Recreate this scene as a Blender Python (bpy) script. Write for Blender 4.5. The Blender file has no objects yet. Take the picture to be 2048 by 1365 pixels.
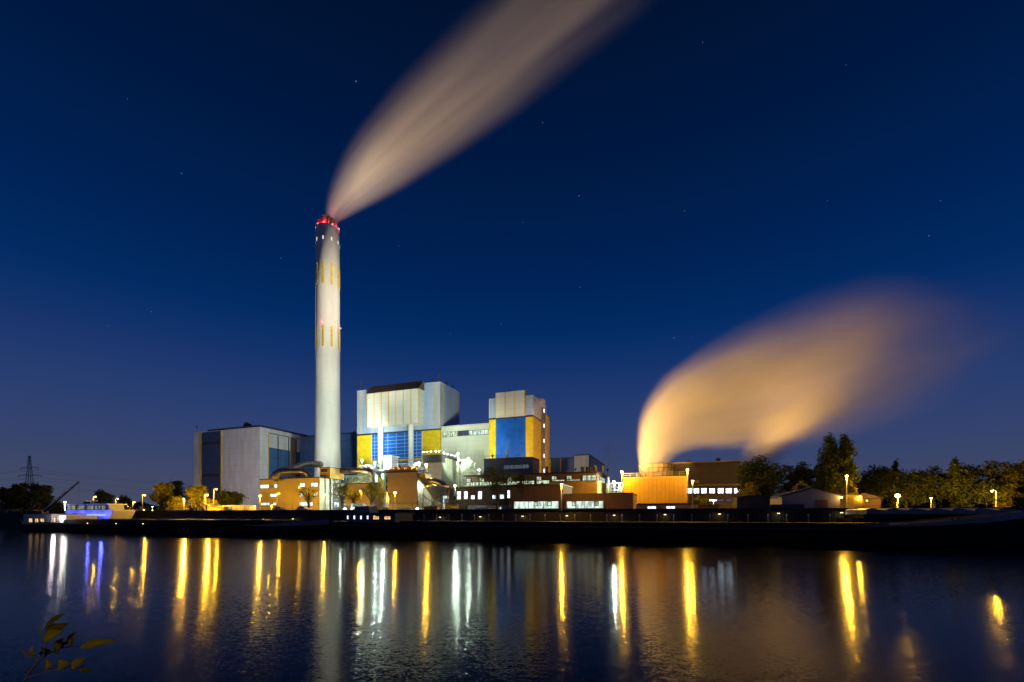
import bpy, math, random
from mathutils import Vector, Matrix
random.seed(7)
R = math.radians
F, CH, HY = 910.0, 4.5, 1030.0          # focal length in photo pixels, camera height, horizon row
GZ = 5.4                                # level of the plant's ground above the canal
sc = bpy.context.scene
col = sc.collection

# ------------------------------------------------------------------ materials
MATS = {}
def newmat(name):
    m = bpy.data.materials.new(name); m.use_nodes = True
    nt = m.node_tree; nt.nodes.clear()
    return m, nt, nt.nodes, nt.links

def surf(name, c, rough=.6, metal=0.0, var=.18, nscale=.6, rib=0.0, ribdir='X', joint=None, bump=.3, spec=.5, streak=0.0):
    """painted / clad surface: colour noise, optional ribs (bump) and panel joints"""
    m, nt, N, L = newmat(name)
    out = N.new('ShaderNodeOutputMaterial'); b = N.new('ShaderNodeBsdfPrincipled')
    L.new(b.outputs[0], out.inputs[0])
    b.inputs['Roughness'].default_value = rough; b.inputs['Metallic'].default_value = metal
    b.inputs['Specular IOR Level'].default_value = spec
    tc = N.new('ShaderNodeTexCoord')
    no = N.new('ShaderNodeTexNoise'); no.inputs['Scale'].default_value = nscale; no.inputs['Detail'].default_value = 5
    mp = N.new('ShaderNodeMapping')
    mp.inputs['Scale'].default_value = (1, 1, .25 if streak else 1)
    L.new(tc.outputs['Object'], mp.inputs[0]); L.new(mp.outputs[0], no.inputs[0])
    mr = N.new('ShaderNodeMapRange'); mr.inputs[1].default_value = .3; mr.inputs[2].default_value = .7
    mr.inputs[3].default_value = 1 - var; mr.inputs[4].default_value = 1 + var * .5
    L.new(no.outputs[0], mr.inputs[0])
    mx = N.new('ShaderNodeMix'); mx.data_type = 'RGBA'; mx.blend_type = 'MULTIPLY'; mx.inputs[0].default_value = 1
    mx.inputs[6].default_value = (*c, 1); L.new(mr.outputs[0], mx.inputs[7])
    last = mx.outputs[2]
    bumpin = None
    if joint:
        jx, jz, jw, dark = joint                 # panel joints as thin lines, spacing jx (across) and jz (up)
        sx = N.new('ShaderNodeSeparateXYZ'); L.new(tc.outputs['Object'], sx.inputs[0])
        add = N.new('ShaderNodeMath'); add.operation = 'ADD'
        L.new(sx.outputs['X'], add.inputs[0]); L.new(sx.outputs['Y'], add.inputs[1])
        tot = None
        for s, sp in ((add.outputs[0], jx), (sx.outputs['Z'], jz)):
            if not sp: continue
            d = N.new('ShaderNodeMath'); d.operation = 'DIVIDE'; d.inputs[1].default_value = sp; L.new(s, d.inputs[0])
            fr = N.new('ShaderNodeMath'); fr.operation = 'FRACT'; L.new(d.outputs[0], fr.inputs[0])
            lt = N.new('ShaderNodeMath'); lt.operation = 'LESS_THAN'; lt.inputs[1].default_value = jw / sp; L.new(fr.outputs[0], lt.inputs[0])
            if tot is None: tot = lt.outputs[0]
            else:
                a = N.new('ShaderNodeMath'); a.operation = 'MAXIMUM'; L.new(tot, a.inputs[0]); L.new(lt.outputs[0], a.inputs[1]); tot = a.outputs[0]
        m2 = N.new('ShaderNodeMix'); m2.data_type = 'RGBA'; m2.inputs[7].default_value = (*dark, 1)
        L.new(tot, m2.inputs[0]); L.new(last, m2.inputs[6]); last = m2.outputs[2]
    L.new(last, b.inputs['Base Color'])
    bp = N.new('ShaderNodeBump'); bp.inputs['Strength'].default_value = bump; bp.inputs['Distance'].default_value = .05
    if rib:
        wv = N.new('ShaderNodeTexWave'); wv.bands_direction = ribdir; wv.inputs['Scale'].default_value = rib
        wv.inputs['Distortion'].default_value = 0
        L.new(tc.outputs['Object'], wv.inputs[0]); L.new(wv.outputs[1], bp.inputs['Height'])
    else:
        n2 = N.new('ShaderNodeTexNoise'); n2.inputs['Scale'].default_value = 6; n2.inputs['Detail'].default_value = 4
        L.new(tc.outputs['Object'], n2.inputs[0]); L.new(n2.outputs[0], bp.inputs['Height'])
    L.new(bp.outputs[0], b.inputs['Normal'])
    MATS[name] = m
    return m

def emit(name, c, s, var=0.0, vs=1.2, dark=(.05, .06, .05)):
    m, nt, N, L = newmat(name)
    out = N.new('ShaderNodeOutputMaterial'); e = N.new('ShaderNodeEmission')
    e.inputs[0].default_value = (*c, 1); e.inputs[1].default_value = s
    L.new(e.outputs[0], out.inputs[0])
    if var:
        tc = N.new('ShaderNodeTexCoord'); mp = N.new('ShaderNodeMapping'); mp.inputs['Scale'].default_value = (1, 1, .35)
        no = N.new('ShaderNodeTexNoise'); no.inputs['Scale'].default_value = vs; no.inputs['Detail'].default_value = 3
        L.new(tc.outputs['Object'], mp.inputs[0]); L.new(mp.outputs[0], no.inputs[0])
        cr = N.new('ShaderNodeValToRGB')
        cr.color_ramp.elements[0].position = .38; cr.color_ramp.elements[0].color = tuple(c[i] * (1 - var) + dark[i] * var for i in range(3)) + (1,)
        cr.color_ramp.elements[1].position = .56; cr.color_ramp.elements[1].color = (*c, 1)
        L.new(no.outputs[0], cr.inputs[0]); L.new(cr.outputs[0], e.inputs[0])
    MATS[name] = m
    return m

WHITE = surf('white_cladding', (.62, .62, .64), .45, rib=1.6, joint=(0, 3.2, .12, (.42, .42, .44)), var=.2, nscale=.35, streak=1)
PALEBLUE = surf('pale_blue_cladding', (.36, .46, .62), .4, rib=1.6, joint=(0, 3.2, .1, (.26, .33, .47)), var=.2, nscale=.35, streak=1)
RIBBED = surf('ribbed_white_cladding', (.66, .68, .62), .5, rib=2.5, joint=(0, 2.6, .1, (.5, .5, .46)), var=.08, nscale=.2, streak=1)
BLUE = surf('blue_cladding', (.012, .10, .42), .35, rib=1.2, joint=(0, 4.0, .14, (.03, .2, .5)), var=.15, nscale=.2)
BLUEGRID = surf('blue_glazed_cladding', (.01, .11, .55), .3, rib=0, var=.3, nscale=.5, bump=.1)
DARKBLUE = surf('dark_blue_cladding', (.035, .06, .15), .4, rib=1.2, joint=(0, 4.6, .16, (.02, .03, .07)), var=.15, nscale=.25)
MIDBLUE = surf('mid_blue_cladding', (.05, .13, .32), .4, rib=1.0, joint=(4.4, 5, .12, (.015, .02, .05)), var=.15, nscale=.25)
YELLOW = surf('yellow_cladding', (.70, .50, .012), .45, rib=1.2, joint=(0, 3.6, .12, (.52, .37, .01)), var=.2, nscale=.4)
YTRIM = surf('yellow_trim', (.75, .48, .01), .5, var=.1)
GRIDLINE = surf('pale_glazing_bar', (.35, .6, .66), .4, metal=.1, var=.1)
DARKTRIM = surf('dark_trim', (.03, .03, .035), .5, var=.2)
BROWNROOF = surf('brown_roof_sheet', (.10, .065, .05), .5, rib=1, joint=(3.3, 0, .12, (.04, .03, .025)), var=.2)
GREYROOF = surf('grey_roof_sheet', (.22, .24, .24), .35, rib=.8, joint=(5.2, 0, .15, (.1, .1, .1)), var=.2)
CONCRETE = surf('concrete', (.42, .40, .36), .85, var=.2, nscale=.25, streak=1, bump=.2)
CHIMC = surf('chimney_concrete', (.74, .71, .64), .85, var=.2, nscale=.16, streak=1, bump=.2, joint=(0, 6.0, .16, (.64, .61, .55)))
PALEGREEN = surf('pale_grey_cladding', (.55, .58, .48), .5, rib=1.2, joint=(0, 2.2, .12, (.42, .45, .36)), var=.12, nscale=.2, streak=1)
BEIGE = surf('beige_render', (.45, .37, .14), .8, var=.15, nscale=.2, bump=.15)
BRICK = surf('brown_brick', (.17, .095, .05), .85, var=.3, nscale=1.5, joint=(.6, .3, .05, (.2, .15, .1)))
BROWNC = surf('brown_cladding', (.15, .075, .045), .6, rib=1.5, var=.15, joint=(3, 0, .06, (.07, .03, .02)))
ORANGEC = surf('ochre_trapezoidal_sheet', (.55, .33, .06), .5, rib=1.1, joint=(1.15, 0, .12, (.36, .2, .04)), var=.12)
OCHRE = surf('ochre_render', (.55, .36, .1), .7, var=.2, nscale=.4)
GREYC = surf('grey_cladding', (.22, .23, .2), .5, rib=1.4, joint=(0, 3.4, .14, (.12, .13, .11)), var=.2, streak=1)
TAUPE = surf('taupe_cladding', (.26, .2, .16), .6, rib=1.4, ribdir='X', joint=(0, 2.8, .1, (.2, .15, .12)), var=.15)
COWL = surf('cowl_panel', (.36, .26, .18), .7, var=.2, nscale=1)
STEEL = surf('galvanised_steel', (.45, .47, .46), .35, metal=.8, var=.2, nscale=2)
GSTEEL = surf('green_grey_steel', (.33, .42, .34), .5, metal=.2, var=.2, nscale=2)
DUCT = surf('duct_metal', (.34, .31, .28), .28, metal=.85, var=.25, nscale=1.2, joint=(3.2, 0, .1, (.12, .1, .09)))
POLE = surf('lamp_pole_paint', (.42, .40, .36), .5, metal=.3, var=.1)
DARKM = surf('dark_machinery', (.05, .05, .05), .5, var=.3, metal=.3)
HULLB = surf('black_hull_paint', (.009, .0085, .008), .7, var=.4, nscale=.4, streak=1, spec=.15)
HULLG = surf('grey_blue_strake', (.16, .18, .25), .45, var=.2, nscale=.8)
HULLW = surf('off_white_paint', (.42, .42, .45), .45, var=.12)
QUAYM = surf('sheet_pile_steel', (.020, .020, .021), .8, rib=.55, var=.35, nscale=.4, streak=1, bump=.8)
SHEDW = surf('pale_shed_wall', (.34, .31, .32), .7, var=.1, rib=1.5, nscale=.4)
REDP = surf('red_paint', (.45, .04, .02), .5, var=.15)
ORP = surf('orange_machine_paint', (.7, .28, .02), .4, var=.2, nscale=2)
GROUND = surf('plant_ground', (.07, .065, .05), .95, var=.4, nscale=.08)
BANKM = surf('bank_earth', (.04, .045, .025), .95, var=.4, nscale=1)
BARK = surf('bark', (.09, .065, .045), .9, var=.3, nscale=5)
WIRE = surf('cable', (.08, .09, .1), .6, var=.1)
PYL = surf('pylon_steel', (.10, .13, .12), .6, metal=.3, var=.1)

W_GREEN = emit('lit_window_pale_green', (.80, 1.0, .68), .95, .75, 1.6)
W_WHITE = emit('lit_window_white', (.80, 1.0, .86), 1.05, .6, 1.1)
W_BRIGHT = emit('lit_window_bright_white', (.86, .95, 1.0), 2.0, .6, 2.0)
W_WARM = emit('lit_window_warm', (1.0, .62, .22), 1.4, .5, 2.0)
W_CAB = emit('lit_wheelhouse_window', (.62, .68, .38), .42, .75, 1.2)
W_DIM = emit('dim_window', (.16, .2, .3), .5, .7, 1.5)
W_HALL = emit('lit_hall_window', (.70, .86, 1.0), 8, .5, 1.5)
E_SOD = emit('sodium_lamp_glass', (1.0, .55, .12), 18)
E_SODB = emit('bright_sodium_lamp_glass', (1.0, .60, .16), 45)
E_WHT = emit('white_lamp_glass', (.85, 1.0, .92), 45)
E_RED = emit('red_lamp_glass', (1.0, .04, .06), 18)
E_REDS = emit('soft_red_glow_glass', (1.0, .02, .02), 3)
E_SLOT = emit('lit_slot', (1, .98, .9), .9)
E_DIM = emit('dim_warm_lamp_glass', (1.0, .68, .3), 5)
E_BLUE = emit('blue_led_strip', (.12, .16, 1.0), 9)
E_DOOR = emit('lit_doorway', (1, .86, .95), 2.6)
E_STAR = emit('star_light', (.55, .65, .9), .32)
E_STAIR = emit('stair_lamp', (1, .9, .95), 2.4)

def leafmat(name, c1, c2, trans=.3):
    m, nt, N, L = newmat(name)
    out = N.new('ShaderNodeOutputMaterial'); d = N.new('ShaderNodeBsdfDiffuse'); t = N.new('ShaderNodeBsdfTranslucent')
    mix = N.new('ShaderNodeMixShader'); mix.inputs[0].default_value = trans
    g = N.new('ShaderNodeNewGeometry')
    cr = N.new('ShaderNodeValToRGB'); cr.color_ramp.elements[0].color = (*c1, 1); cr.color_ramp.elements[1].color = (*c2, 1)
    L.new(g.outputs['Random Per Island'], cr.inputs[0])
    L.new(cr.outputs[0], d.inputs[0]); L.new(cr.outputs[0], t.inputs[0])
    L.new(d.outputs[0], mix.inputs[1]); L.new(t.outputs[0], mix.inputs[2]); L.new(mix.outputs[0], out.inputs[0])
    return m
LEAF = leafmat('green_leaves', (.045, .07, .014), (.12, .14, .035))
LEAFY = leafmat('lit_yellow_green_leaves', (.16, .17, .03), (.40, .36, .06), .4)  # paler leaf copy for the lit trees, lamp glow put into the colour
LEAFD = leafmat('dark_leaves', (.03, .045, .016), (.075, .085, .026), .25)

# ------------------------------------------------------------------ mesh helper
class MB:
    def __init__(s): s.v = []; s.f = []; s.m = []
    def add(s, vs, fs, mi=0):
        b = len(s.v); s.v += [tuple(v) for v in vs]
        for f in fs: s.f.append(tuple(b + i for i in f)); s.m.append(mi)
        return s
    def box(s, x0, x1, y0, y1, z0, z1, mi=0):
        if x1 < x0: x0, x1 = x1, x0
        if y1 < y0: y0, y1 = y1, y0
        if z1 < z0: z0, z1 = z1, z0
        return s.add([(x0,y0,z0),(x1,y0,z0),(x1,y1,z0),(x0,y1,z0),(x0,y0,z1),(x1,y0,z1),(x1,y1,z1),(x0,y1,z1)],
              [(0,3,2,1),(4,5,6,7),(0,1,5,4),(1,2,6,5),(2,3,7,6),(3,0,4,7)], mi)
    def prism(s, pts, y0, y1, mi=0):
        """polygon in x,z (counter-clockwise seen from -y) extruded along y"""
        n = len(pts)
        vs = [(x, y0, z) for x, z in pts] + [(x, y1, z) for x, z in pts]
        fs = [tuple(range(n)), tuple(range(2*n-1, n-1, -1))] + [(i, n+i, n+(i+1) % n, (i+1) % n) for i in range(n)]
        return s.add(vs, fs, mi)
    def prismx(s, pts, x0, x1, mi=0):
        n = len(pts)
        vs = [(x0, y, z) for y, z in pts] + [(x1, y, z) for y, z in pts]
        fs = [tuple(range(n)), tuple(range(2*n-1, n-1, -1))] + [(i, n+i, n+(i+1) % n, (i+1) % n) for i in range(n)]
        return s.add(vs, fs, mi)
    def tube(s, path, r, n=8, mi=0, caps=True):
        path = [Vector(p) for p in path]
        rs = r if isinstance(r, (list, tuple)) else [r] * len(path)
        rings = []
        up = Vector((0, 0, 1))
        d0 = (path[1] - path[0]).normalized()
        ref = up if abs(d0.dot(up)) < .95 else Vector((1, 0, 0))
        for i, p in enumerate(path):
            d = (path[min(i+1, len(path)-1)] - path[max(i-1, 0)]).normalized()
            a = d.cross(ref)
            if a.length < 1e-4: a = d.cross(Vector((0, 1, 0)))
            a.normalize(); b = d.cross(a).normalized()
            ref = b.cross(d) if b.cross(d).length > .5 else ref
            ref = a.cross(d)
            rings.append([p + (a * math.cos(2*math.pi*k/n) + b * math.sin(2*math.pi*k/n)) * rs[i] for k in range(n)])
        vs = [v for rg in rings for v in rg]; fs = []
        for i in range(len(path)-1):
            for k in range(n):
                k2 = (k+1) % n
                fs.append((i*n+k, i*n+k2, (i+1)*n+k2, (i+1)*n+k))
        if caps: fs += [tuple(range(n-1, -1, -1)), tuple((len(path)-1)*n + k for k in range(n))]
        return s.add(vs, fs, mi)
    def cyl(s, x, y, z0, z1, r0, r1=None, n=16, mi=0):
        r1 = r0 if r1 is None else r1
        vs = [(x+r0*math.cos(2*math.pi*k/n), y+r0*math.sin(2*math.pi*k/n), z0) for k in range(n)] + \
             [(x+r1*math.cos(2*math.pi*k/n), y+r1*math.sin(2*math.pi*k/n), z1) for k in range(n)]
        fs = [(k, (k+1) % n, n+(k+1) % n, n+k) for k in range(n)] + [tuple(range(n-1, -1, -1)), tuple(range(n, 2*n))]
        return s.add(vs, fs, mi)
    def ball(s, c, rx, ry=None, rz=None, n=10, mi=0):
        ry = ry or rx; rz = rz or rx; m = n // 2
        vs = [(c[0], c[1], c[2]+rz)]
        for i in range(1, m):
            t = math.pi*i/m
            for k in range(n):
                vs.append((c[0]+rx*math.sin(t)*math.cos(2*math.pi*k/n), c[1]+ry*math.sin(t)*math.sin(2*math.pi*k/n), c[2]+rz*math.cos(t)))
        vs.append((c[0], c[1], c[2]-rz)); L_ = len(vs)-1; fs = []
        for k in range(n): fs.append((0, 1+k, 1+(k+1) % n)); fs.append((L_, 1+(m-2)*n+(k+1) % n, 1+(m-2)*n+k))
        for i in range(m-2):
            for k in range(n):
                fs.append((1+i*n+k, 1+(i+1)*n+k, 1+(i+1)*n+(k+1) % n, 1+i*n+(k+1) % n))
        return s.add(vs, fs, mi)
    def bar(s, a, b, w, mi=0):
        return s.tube([a, b], w*.6, 4, mi)
    def build(s, name, mat, parent=None, smooth=False, bevel=0):
        me = bpy.data.meshes.new(name); me.from_pydata(s.v, [], s.f); me.update()
        mats = mat if isinstance(mat, (list, tuple)) else [mat]
        for m in mats: me.materials.append(m)
        if len(mats) > 1: me.polygons.foreach_set('material_index', s.m)
        if smooth: me.polygons.foreach_set('use_smooth', [True]*len(me.polygons))
        o = bpy.data.objects.new(name, me); col.objects.link(o)
        if parent is not None: o.parent = parent
        if bevel:
            b = o.modifiers.new('bevel', 'BEVEL'); b.width = bevel; b.segments = 1; b.limit_method = 'ANGLE'
        return o

def tag(o, label=None, cat=None, group=None, kind=None):
    if label: o['label'] = label
    if cat: o['category'] = cat
    if group: o['group'] = group
    if kind: o['kind'] = kind
    return o

def light(name, parent, loc, color, power, kind='POINT', radius=.2, target=None, angle=60, blend=.5):
    ld = bpy.data.lights.new(name, kind); ld.color = color; ld.energy = power
    ld.shadow_soft_size = radius
    o = bpy.data.objects.new(name, ld); col.objects.link(o); o.location = loc
    if parent is not None: o.parent = parent
    if kind == 'SPOT':
        ld.spot_size = R(angle); ld.spot_blend = blend
        if target is not None:
            d = Vector(target) - Vector(loc)
            o.rotation_euler = d.to_track_quat('-Z', 'Y').to_euler()
    return o

def P(px, py, D): return Vector(((px-1024)/F*D, D, CH + (HY-py)/F*D))

class T:
    """a thing: an Empty at base z0 on the view line of column px at depth D, turned by -ang"""
    def __init__(s, name, label, cat, px, D, ang=20, z0=GZ, group=None):
        s.a = R(ang); s.O = ((px-1024)/F*D, D); s.z0 = z0
        o = bpy.data.objects.new(name, None); col.objects.link(o); o.empty_display_size = 1
        o.location = (s.O[0], s.O[1], z0); o.rotation_euler = (0, 0, -s.a)
        tag(o, label, cat, group); s.o = o
    def fx(s, px, ly=0):
        k = (px-1024)/F; c, n = math.cos(s.a), math.sin(s.a)
        return (k*(s.O[1]+ly*c) - s.O[0] - ly*n) / (c + k*n)
    def sy(s, px, lx=0):
        k = (px-1024)/F; c, n = math.cos(s.a), math.sin(s.a)
        return (k*(s.O[1]-lx*n) - s.O[0] - lx*c) / (n - k*c)
    def dep(s, lx, ly=0): return s.O[1] - lx*math.sin(s.a) + ly*math.cos(s.a)
    def z(s, py, lx=0, ly=0): return CH + (HY-py)/F*s.dep(lx, ly) - s.z0
    def pt(s, px, py, ly=0):
        x = s.fx(px, ly); return (x, ly, s.z(py, x, ly))
    def world(s, l):
        c, n = math.cos(s.a), math.sin(s.a)
        return Vector((s.O[0]+l[0]*c+l[1]*n, s.O[1]-l[0]*n+l[1]*c, s.z0+l[2]))
    def loc(s, w):
        c, n = math.cos(s.a), math.sin(s.a); x, y = w[0]-s.O[0], w[1]-s.O[1]
        return Vector((x*c-y*n, x*n+y*c, w[2]-s.z0))
    def part(s, name, mb, mat, parent=None, **k): return mb.build(name, mat, parent or s.o, **k)
    def panel(s, name, x0, x1, yt, yb, mat, ly=0, t=.2, zt=None, zb=None):
        """slab on the front plane, px columns x0..x1, rows yt..yb (heights taken at its middle)"""
        a, b = s.fx(x0, ly), s.fx(x1, ly); m = (a+b)/2
        z1 = s.z(yt, m, ly) if zt is None else zt; z0 = s.z(yb, m, ly) if zb is None else zb
        return s.part(name, MB().box(a, b, ly-t, ly, z0, z1), mat)
    def window(s, x0, x1, yt, yb, mat=None, ly=0, nx=1, nz=1, fw=.12, parent=None, name='window', frame=None, t=.1):
        a, b = s.fx(x0, ly), s.fx(x1, ly); m = (a+b)/2
        z1, z0 = s.z(yt, m, ly), s.z(yb, m, ly)
        fr = MB()
        for i in range(nx+1):
            x = a + (b-a)*i/nx; fr.box(x-fw/2, x+fw/2, ly-t-.05, ly-.02, z0, z1)
        for i in range(nz+1):
            z = z0 + (z1-z0)*i/nz; fr.box(a-fw/2, b+fw/2, ly-t-.053, ly-.022, z-fw/2, z+fw/2)
        w = s.part(name, fr, frame or DARKTRIM, parent)
        MB().box(a+fw/2, b-fw/2, ly-t, ly-.03, z0+fw/2, z1-fw/2).build('pane', mat or W_GREEN, w)
        return w
    def wside(s, y0px, y1px, yt, yb, mat=None, lx=0, nx=1, nz=1, fw=.12, t=.1):
        a, b = s.sy(y0px, lx), s.sy(y1px, lx); m = (a+b)/2
        z1, z0 = s.z(yt, lx, m), s.z(yb, lx, m); fr = MB()
        for i in range(nx+1):
            y = a + (b-a)*i/nx; fr.box(lx+.02, lx+t+.05, y-fw/2, y+fw/2, z0, z1)
        for i in range(nz+1):
            z = z0 + (z1-z0)*i/nz; fr.box(lx+.022, lx+t+.053, a-fw/2, b+fw/2, z-fw/2, z+fw/2)
        w = s.part('window', fr, DARKTRIM)
        MB().box(lx+.03, lx+t, a+fw/2, b-fw/2, z0+fw/2, z1-fw/2).build('pane', mat or W_GREEN, w)
        return w

# quay frame: x runs along the canal (to the right), y away from the camera, origin on the outer barges' near side
QA = 17.5
class _Q(T):
    def __init__(s): s.a = R(QA); s.O = (0.0, 81.6); s.z0 = 0.0
Q = _Q()
QOFF = 24.0
def QD(px, off=6): x = Q.fx(px, QOFF+off); return Q.dep(x, QOFF+off)

# ------------------------------------------------------------------ camera, world
cd = bpy.data.cameras.new('camera'); cam = bpy.data.objects.new('camera', cd); col.objects.link(cam)
cd.sensor_width = 36; cd.lens = 36*F/2048; cd.shift_y = (HY-682.5)/2048
cd.clip_start = .1; cd.clip_end = 20000
cam.location = (0, 0, CH); cam.rotation_euler = (R(90), 0, 0)
sc.camera = cam

w = bpy.data.worlds.new('World'); sc.world = w; w.use_nodes = True
N, L = w.node_tree.nodes, w.node_tree.links
bg = N['Background']
tc = N.new('ShaderNodeTexCoord'); sp = N.new('ShaderNodeSeparateXYZ'); L.new(tc.outputs['Generated'], sp.inputs[0])
cr = N.new('ShaderNodeValToRGB'); r = cr.color_ramp
r.interpolation = 'EASE'
def srgb(*c): return tuple(((v/255)/12.92 if v/255 < .04045 else ((v/255+.055)/1.055)**2.4) for v in c)
stops = [(0.0, srgb(72, 77, 97)), (.066, srgb(62, 71, 101)), (.13, srgb(52, 67, 109)), (.20, srgb(41, 62, 112)), (.31, srgb(17, 49, 106)),
         (.37, srgb(2, 43, 99)), (.46, srgb(0, 34, 85)), (.62, srgb(0, 24, 64)), (.76, srgb(0, 17, 46))]
while len(r.elements) < len(stops): r.elements.new(.5)
for e, (p, c) in zip(r.elements, stops): e.position = p; e.color = (*c, 1)
r.interpolation = 'LINEAR'
L.new(sp.outputs['Z'], cr.inputs[0])
sky = N.new('ShaderNodeTexSky'); sky.sky_type = 'NISHITA'; sky.sun_disc = False
sky.sun_elevation = R(-6); sky.sun_rotation = R(-20)
bg2 = N.new('ShaderNodeBackground'); L.new(sky.outputs[0], bg2.inputs[0]); bg2.inputs[1].default_value = .05
L.new(cr.outputs[0], bg.inputs[0]); bg.inputs[1].default_value = 1.0
ad = N.new('ShaderNodeAddShader'); L.new(bg.outputs[0], ad.inputs[0]); L.new(bg2.outputs[0], ad.inputs[1])
L.new(ad.outputs[0], N['World Output'].inputs[0])

sc.view_settings.view_transform = 'Standard'; sc.view_settings.look = 'None'
sc.view_settings.exposure = 0; sc.view_settings.gamma = 1
sc.render.engine = 'CYCLES'
cy = sc.cycles
cy.use_denoising = True
try: cy.denoiser = 'OPENIMAGEDENOISE'
except Exception: pass
cy.max_bounces = 6; cy.diffuse_bounces = 2; cy.glossy_bounces = 3; cy.transmission_bounces = 2; cy.volume_bounces = 0; cy.transparent_max_bounces = 8
cy.sample_clamp_indirect = 4; cy.sample_clamp_direct = 0
cy.caustics_reflective = False; cy.caustics_refractive = False
cy.volume_step_rate = 1.0; cy.volume_max_steps = 48
cy.use_light_tree = True

# ------------------------------------------------------------------ setting: water, ground, near bank
m, nt, N, L = newmat('canal_water')
out = N.new('ShaderNodeOutputMaterial'); b = N.new('ShaderNodeBsdfPrincipled'); L.new(b.outputs[0], out.inputs[0])
b.inputs['Base Color'].default_value = (.0008, .001, .002, 1); b.inputs['Roughness'].default_value = .125; b.inputs['IOR'].default_value = 1.33
b.inputs['Specular IOR Level'].default_value = .18
b.inputs['Anisotropic'].default_value = .35
tg = N.new('ShaderNodeCombineXYZ'); tg.inputs[1].default_value = 1.0; L.new(tg.outputs[0], b.inputs['Tangent'])
tc = N.new('ShaderNodeTexCoord')
tot = None
for sx, sy, scl, ax, ay in ((.35, 1.0, 9.0, .025, .12), (.5, 1.0, 26.0, .045, .24)):
    mp = N.new('ShaderNodeMapping'); mp.inputs['Scale'].default_value = (sx, sy, 1); L.new(tc.outputs['Object'], mp.inputs[0])
    no = N.new('ShaderNodeTexNoise'); no.inputs['Scale'].default_value = scl; no.inputs['Detail'].default_value = 2
    L.new(mp.outputs[0], no.inputs[0])
    v1 = N.new('ShaderNodeVectorMath'); v1.operation = 'SUBTRACT'; L.new(no.outputs['Color'], v1.inputs[0]); v1.inputs[1].default_value = (.5, .5, .5)
    v2 = N.new('ShaderNodeVectorMath'); v2.operation = 'MULTIPLY'; L.new(v1.outputs[0], v2.inputs[0]); v2.inputs[1].default_value = (ax, ay, 0)
    if tot is None: tot = v2.outputs[0]
    else:
        v3 = N.new('ShaderNodeVectorMath'); v3.operation = 'ADD'; L.new(tot, v3.inputs[0]); L.new(v2.outputs[0], v3.inputs[1]); tot = v3.outputs[0]
v4 = N.new('ShaderNodeVectorMath'); v4.operation = 'ADD'; L.new(tot, v4.inputs[0]); v4.inputs[1].default_value = (0, 0, 1)
v5 = N.new('ShaderNodeVectorMath'); v5.operation = 'NORMALIZE'; L.new(v4.outputs[0], v5.inputs[0])
L.new(v5.outputs[0], b.inputs['Normal'])
WATER = m
def quayline(x): return Q.world((x, QOFF+.3, 0))
wm = MB(); wm.add([(-2500, -40, 0), (2500, -40, 0), (2500, 1500, 0), (-2500, 1500, 0)], [(0, 1, 2, 3)])
tag(wm.build('water', WATER), kind='structure')
gm = MB()
a, b_ = Q.world((-2600, QOFF+.5, 0)), Q.world((2600, QOFF+.5, 0))
n_ = Vector((math.sin(R(QA)), math.cos(R(QA)), 0))*6000
gm.add([(a.x, a.y, GZ), (b_.x, b_.y, GZ), (b_.x+n_.x, b_.y+n_.y, GZ), (a.x+n_.x, a.y+n_.y, GZ)], [(0, 1, 2, 3)])
tag(gm.build('ground', GROUND), kind='structure')
nb = MB()
xs = [-60 + 4*i for i in range(31)]; prof = [(-40, 2.9), (-2, 2.85), (1.8, 2.8), (3.6, 2.2), (6, 1.0), (9, -.8)]
vs = [(x, y+.3*math.sin(x*.7), z+(.12*math.sin(x*1.3+y) if y > -5 else 0)) for x in xs for y, z in prof]
np_ = len(prof)
nb.add(vs, [(i*np_+j, (i+1)*np_+j, (i+1)*np_+j+1, i*np_+j+1) for i in range(len(xs)-1) for j in range(np_-1)])
tag(nb.build('river_bank', BANKM), kind='structure')

# stars: pinpoints far beyond everything
st = MB()
for px, py, s_ in ((712,163,2),(363,347,1.6),(1085,246,1.2),(1158,392,1.5),(1369,422,1.2),(1858,472,1.6),(1881,402,1.2),(1405,85,1.2),(1692,130,1),
                 (797,492,1),(562,517,1.2),(303,624,1.1),(217,653,1),(1002,648,1),(1348,676,1.6),(900,668,1),(1160,575,1),(1655,402,.9),(255,198,.9),(1046,445,.9),(1384,676,1)):
    p = P(px, py, 9000); st.ball(p, 5.5*s_, n=6)
tag(st.build('stars', E_STAR), 'faint pale stars scattered over the dark blue sky', 'star', kind='stuff')

# ------------------------------------------------------------------ quay wall, lamps and posts on it
x0q, x1q = Q.fx(-260, QOFF), Q.fx(2300, QOFF)
qt = T('quay_wall', 'long black sheet pile quay wall behind the moored barges', 'wall', 1024, 81.6, QA, 0)
def qpath(z, y): return [(x0q-200, y, z), (x1q+200, y, z)]
qt.part('wall', MB().box(x0q-300, x1q+300, QOFF, QOFF+.5, -1, GZ+.25), QUAYM)
qt.part('capping_beam', MB().box(x0q-300, x1q+300, QOFF-.25, QOFF+.75, GZ+.253, GZ+.42), DARKTRIM)

def copy_tree(o, parent=None):
    c = o.copy(); col.objects.link(c); c.parent = parent
    for ch in list(o.children): copy_tree(ch, c)
    return c

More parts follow.
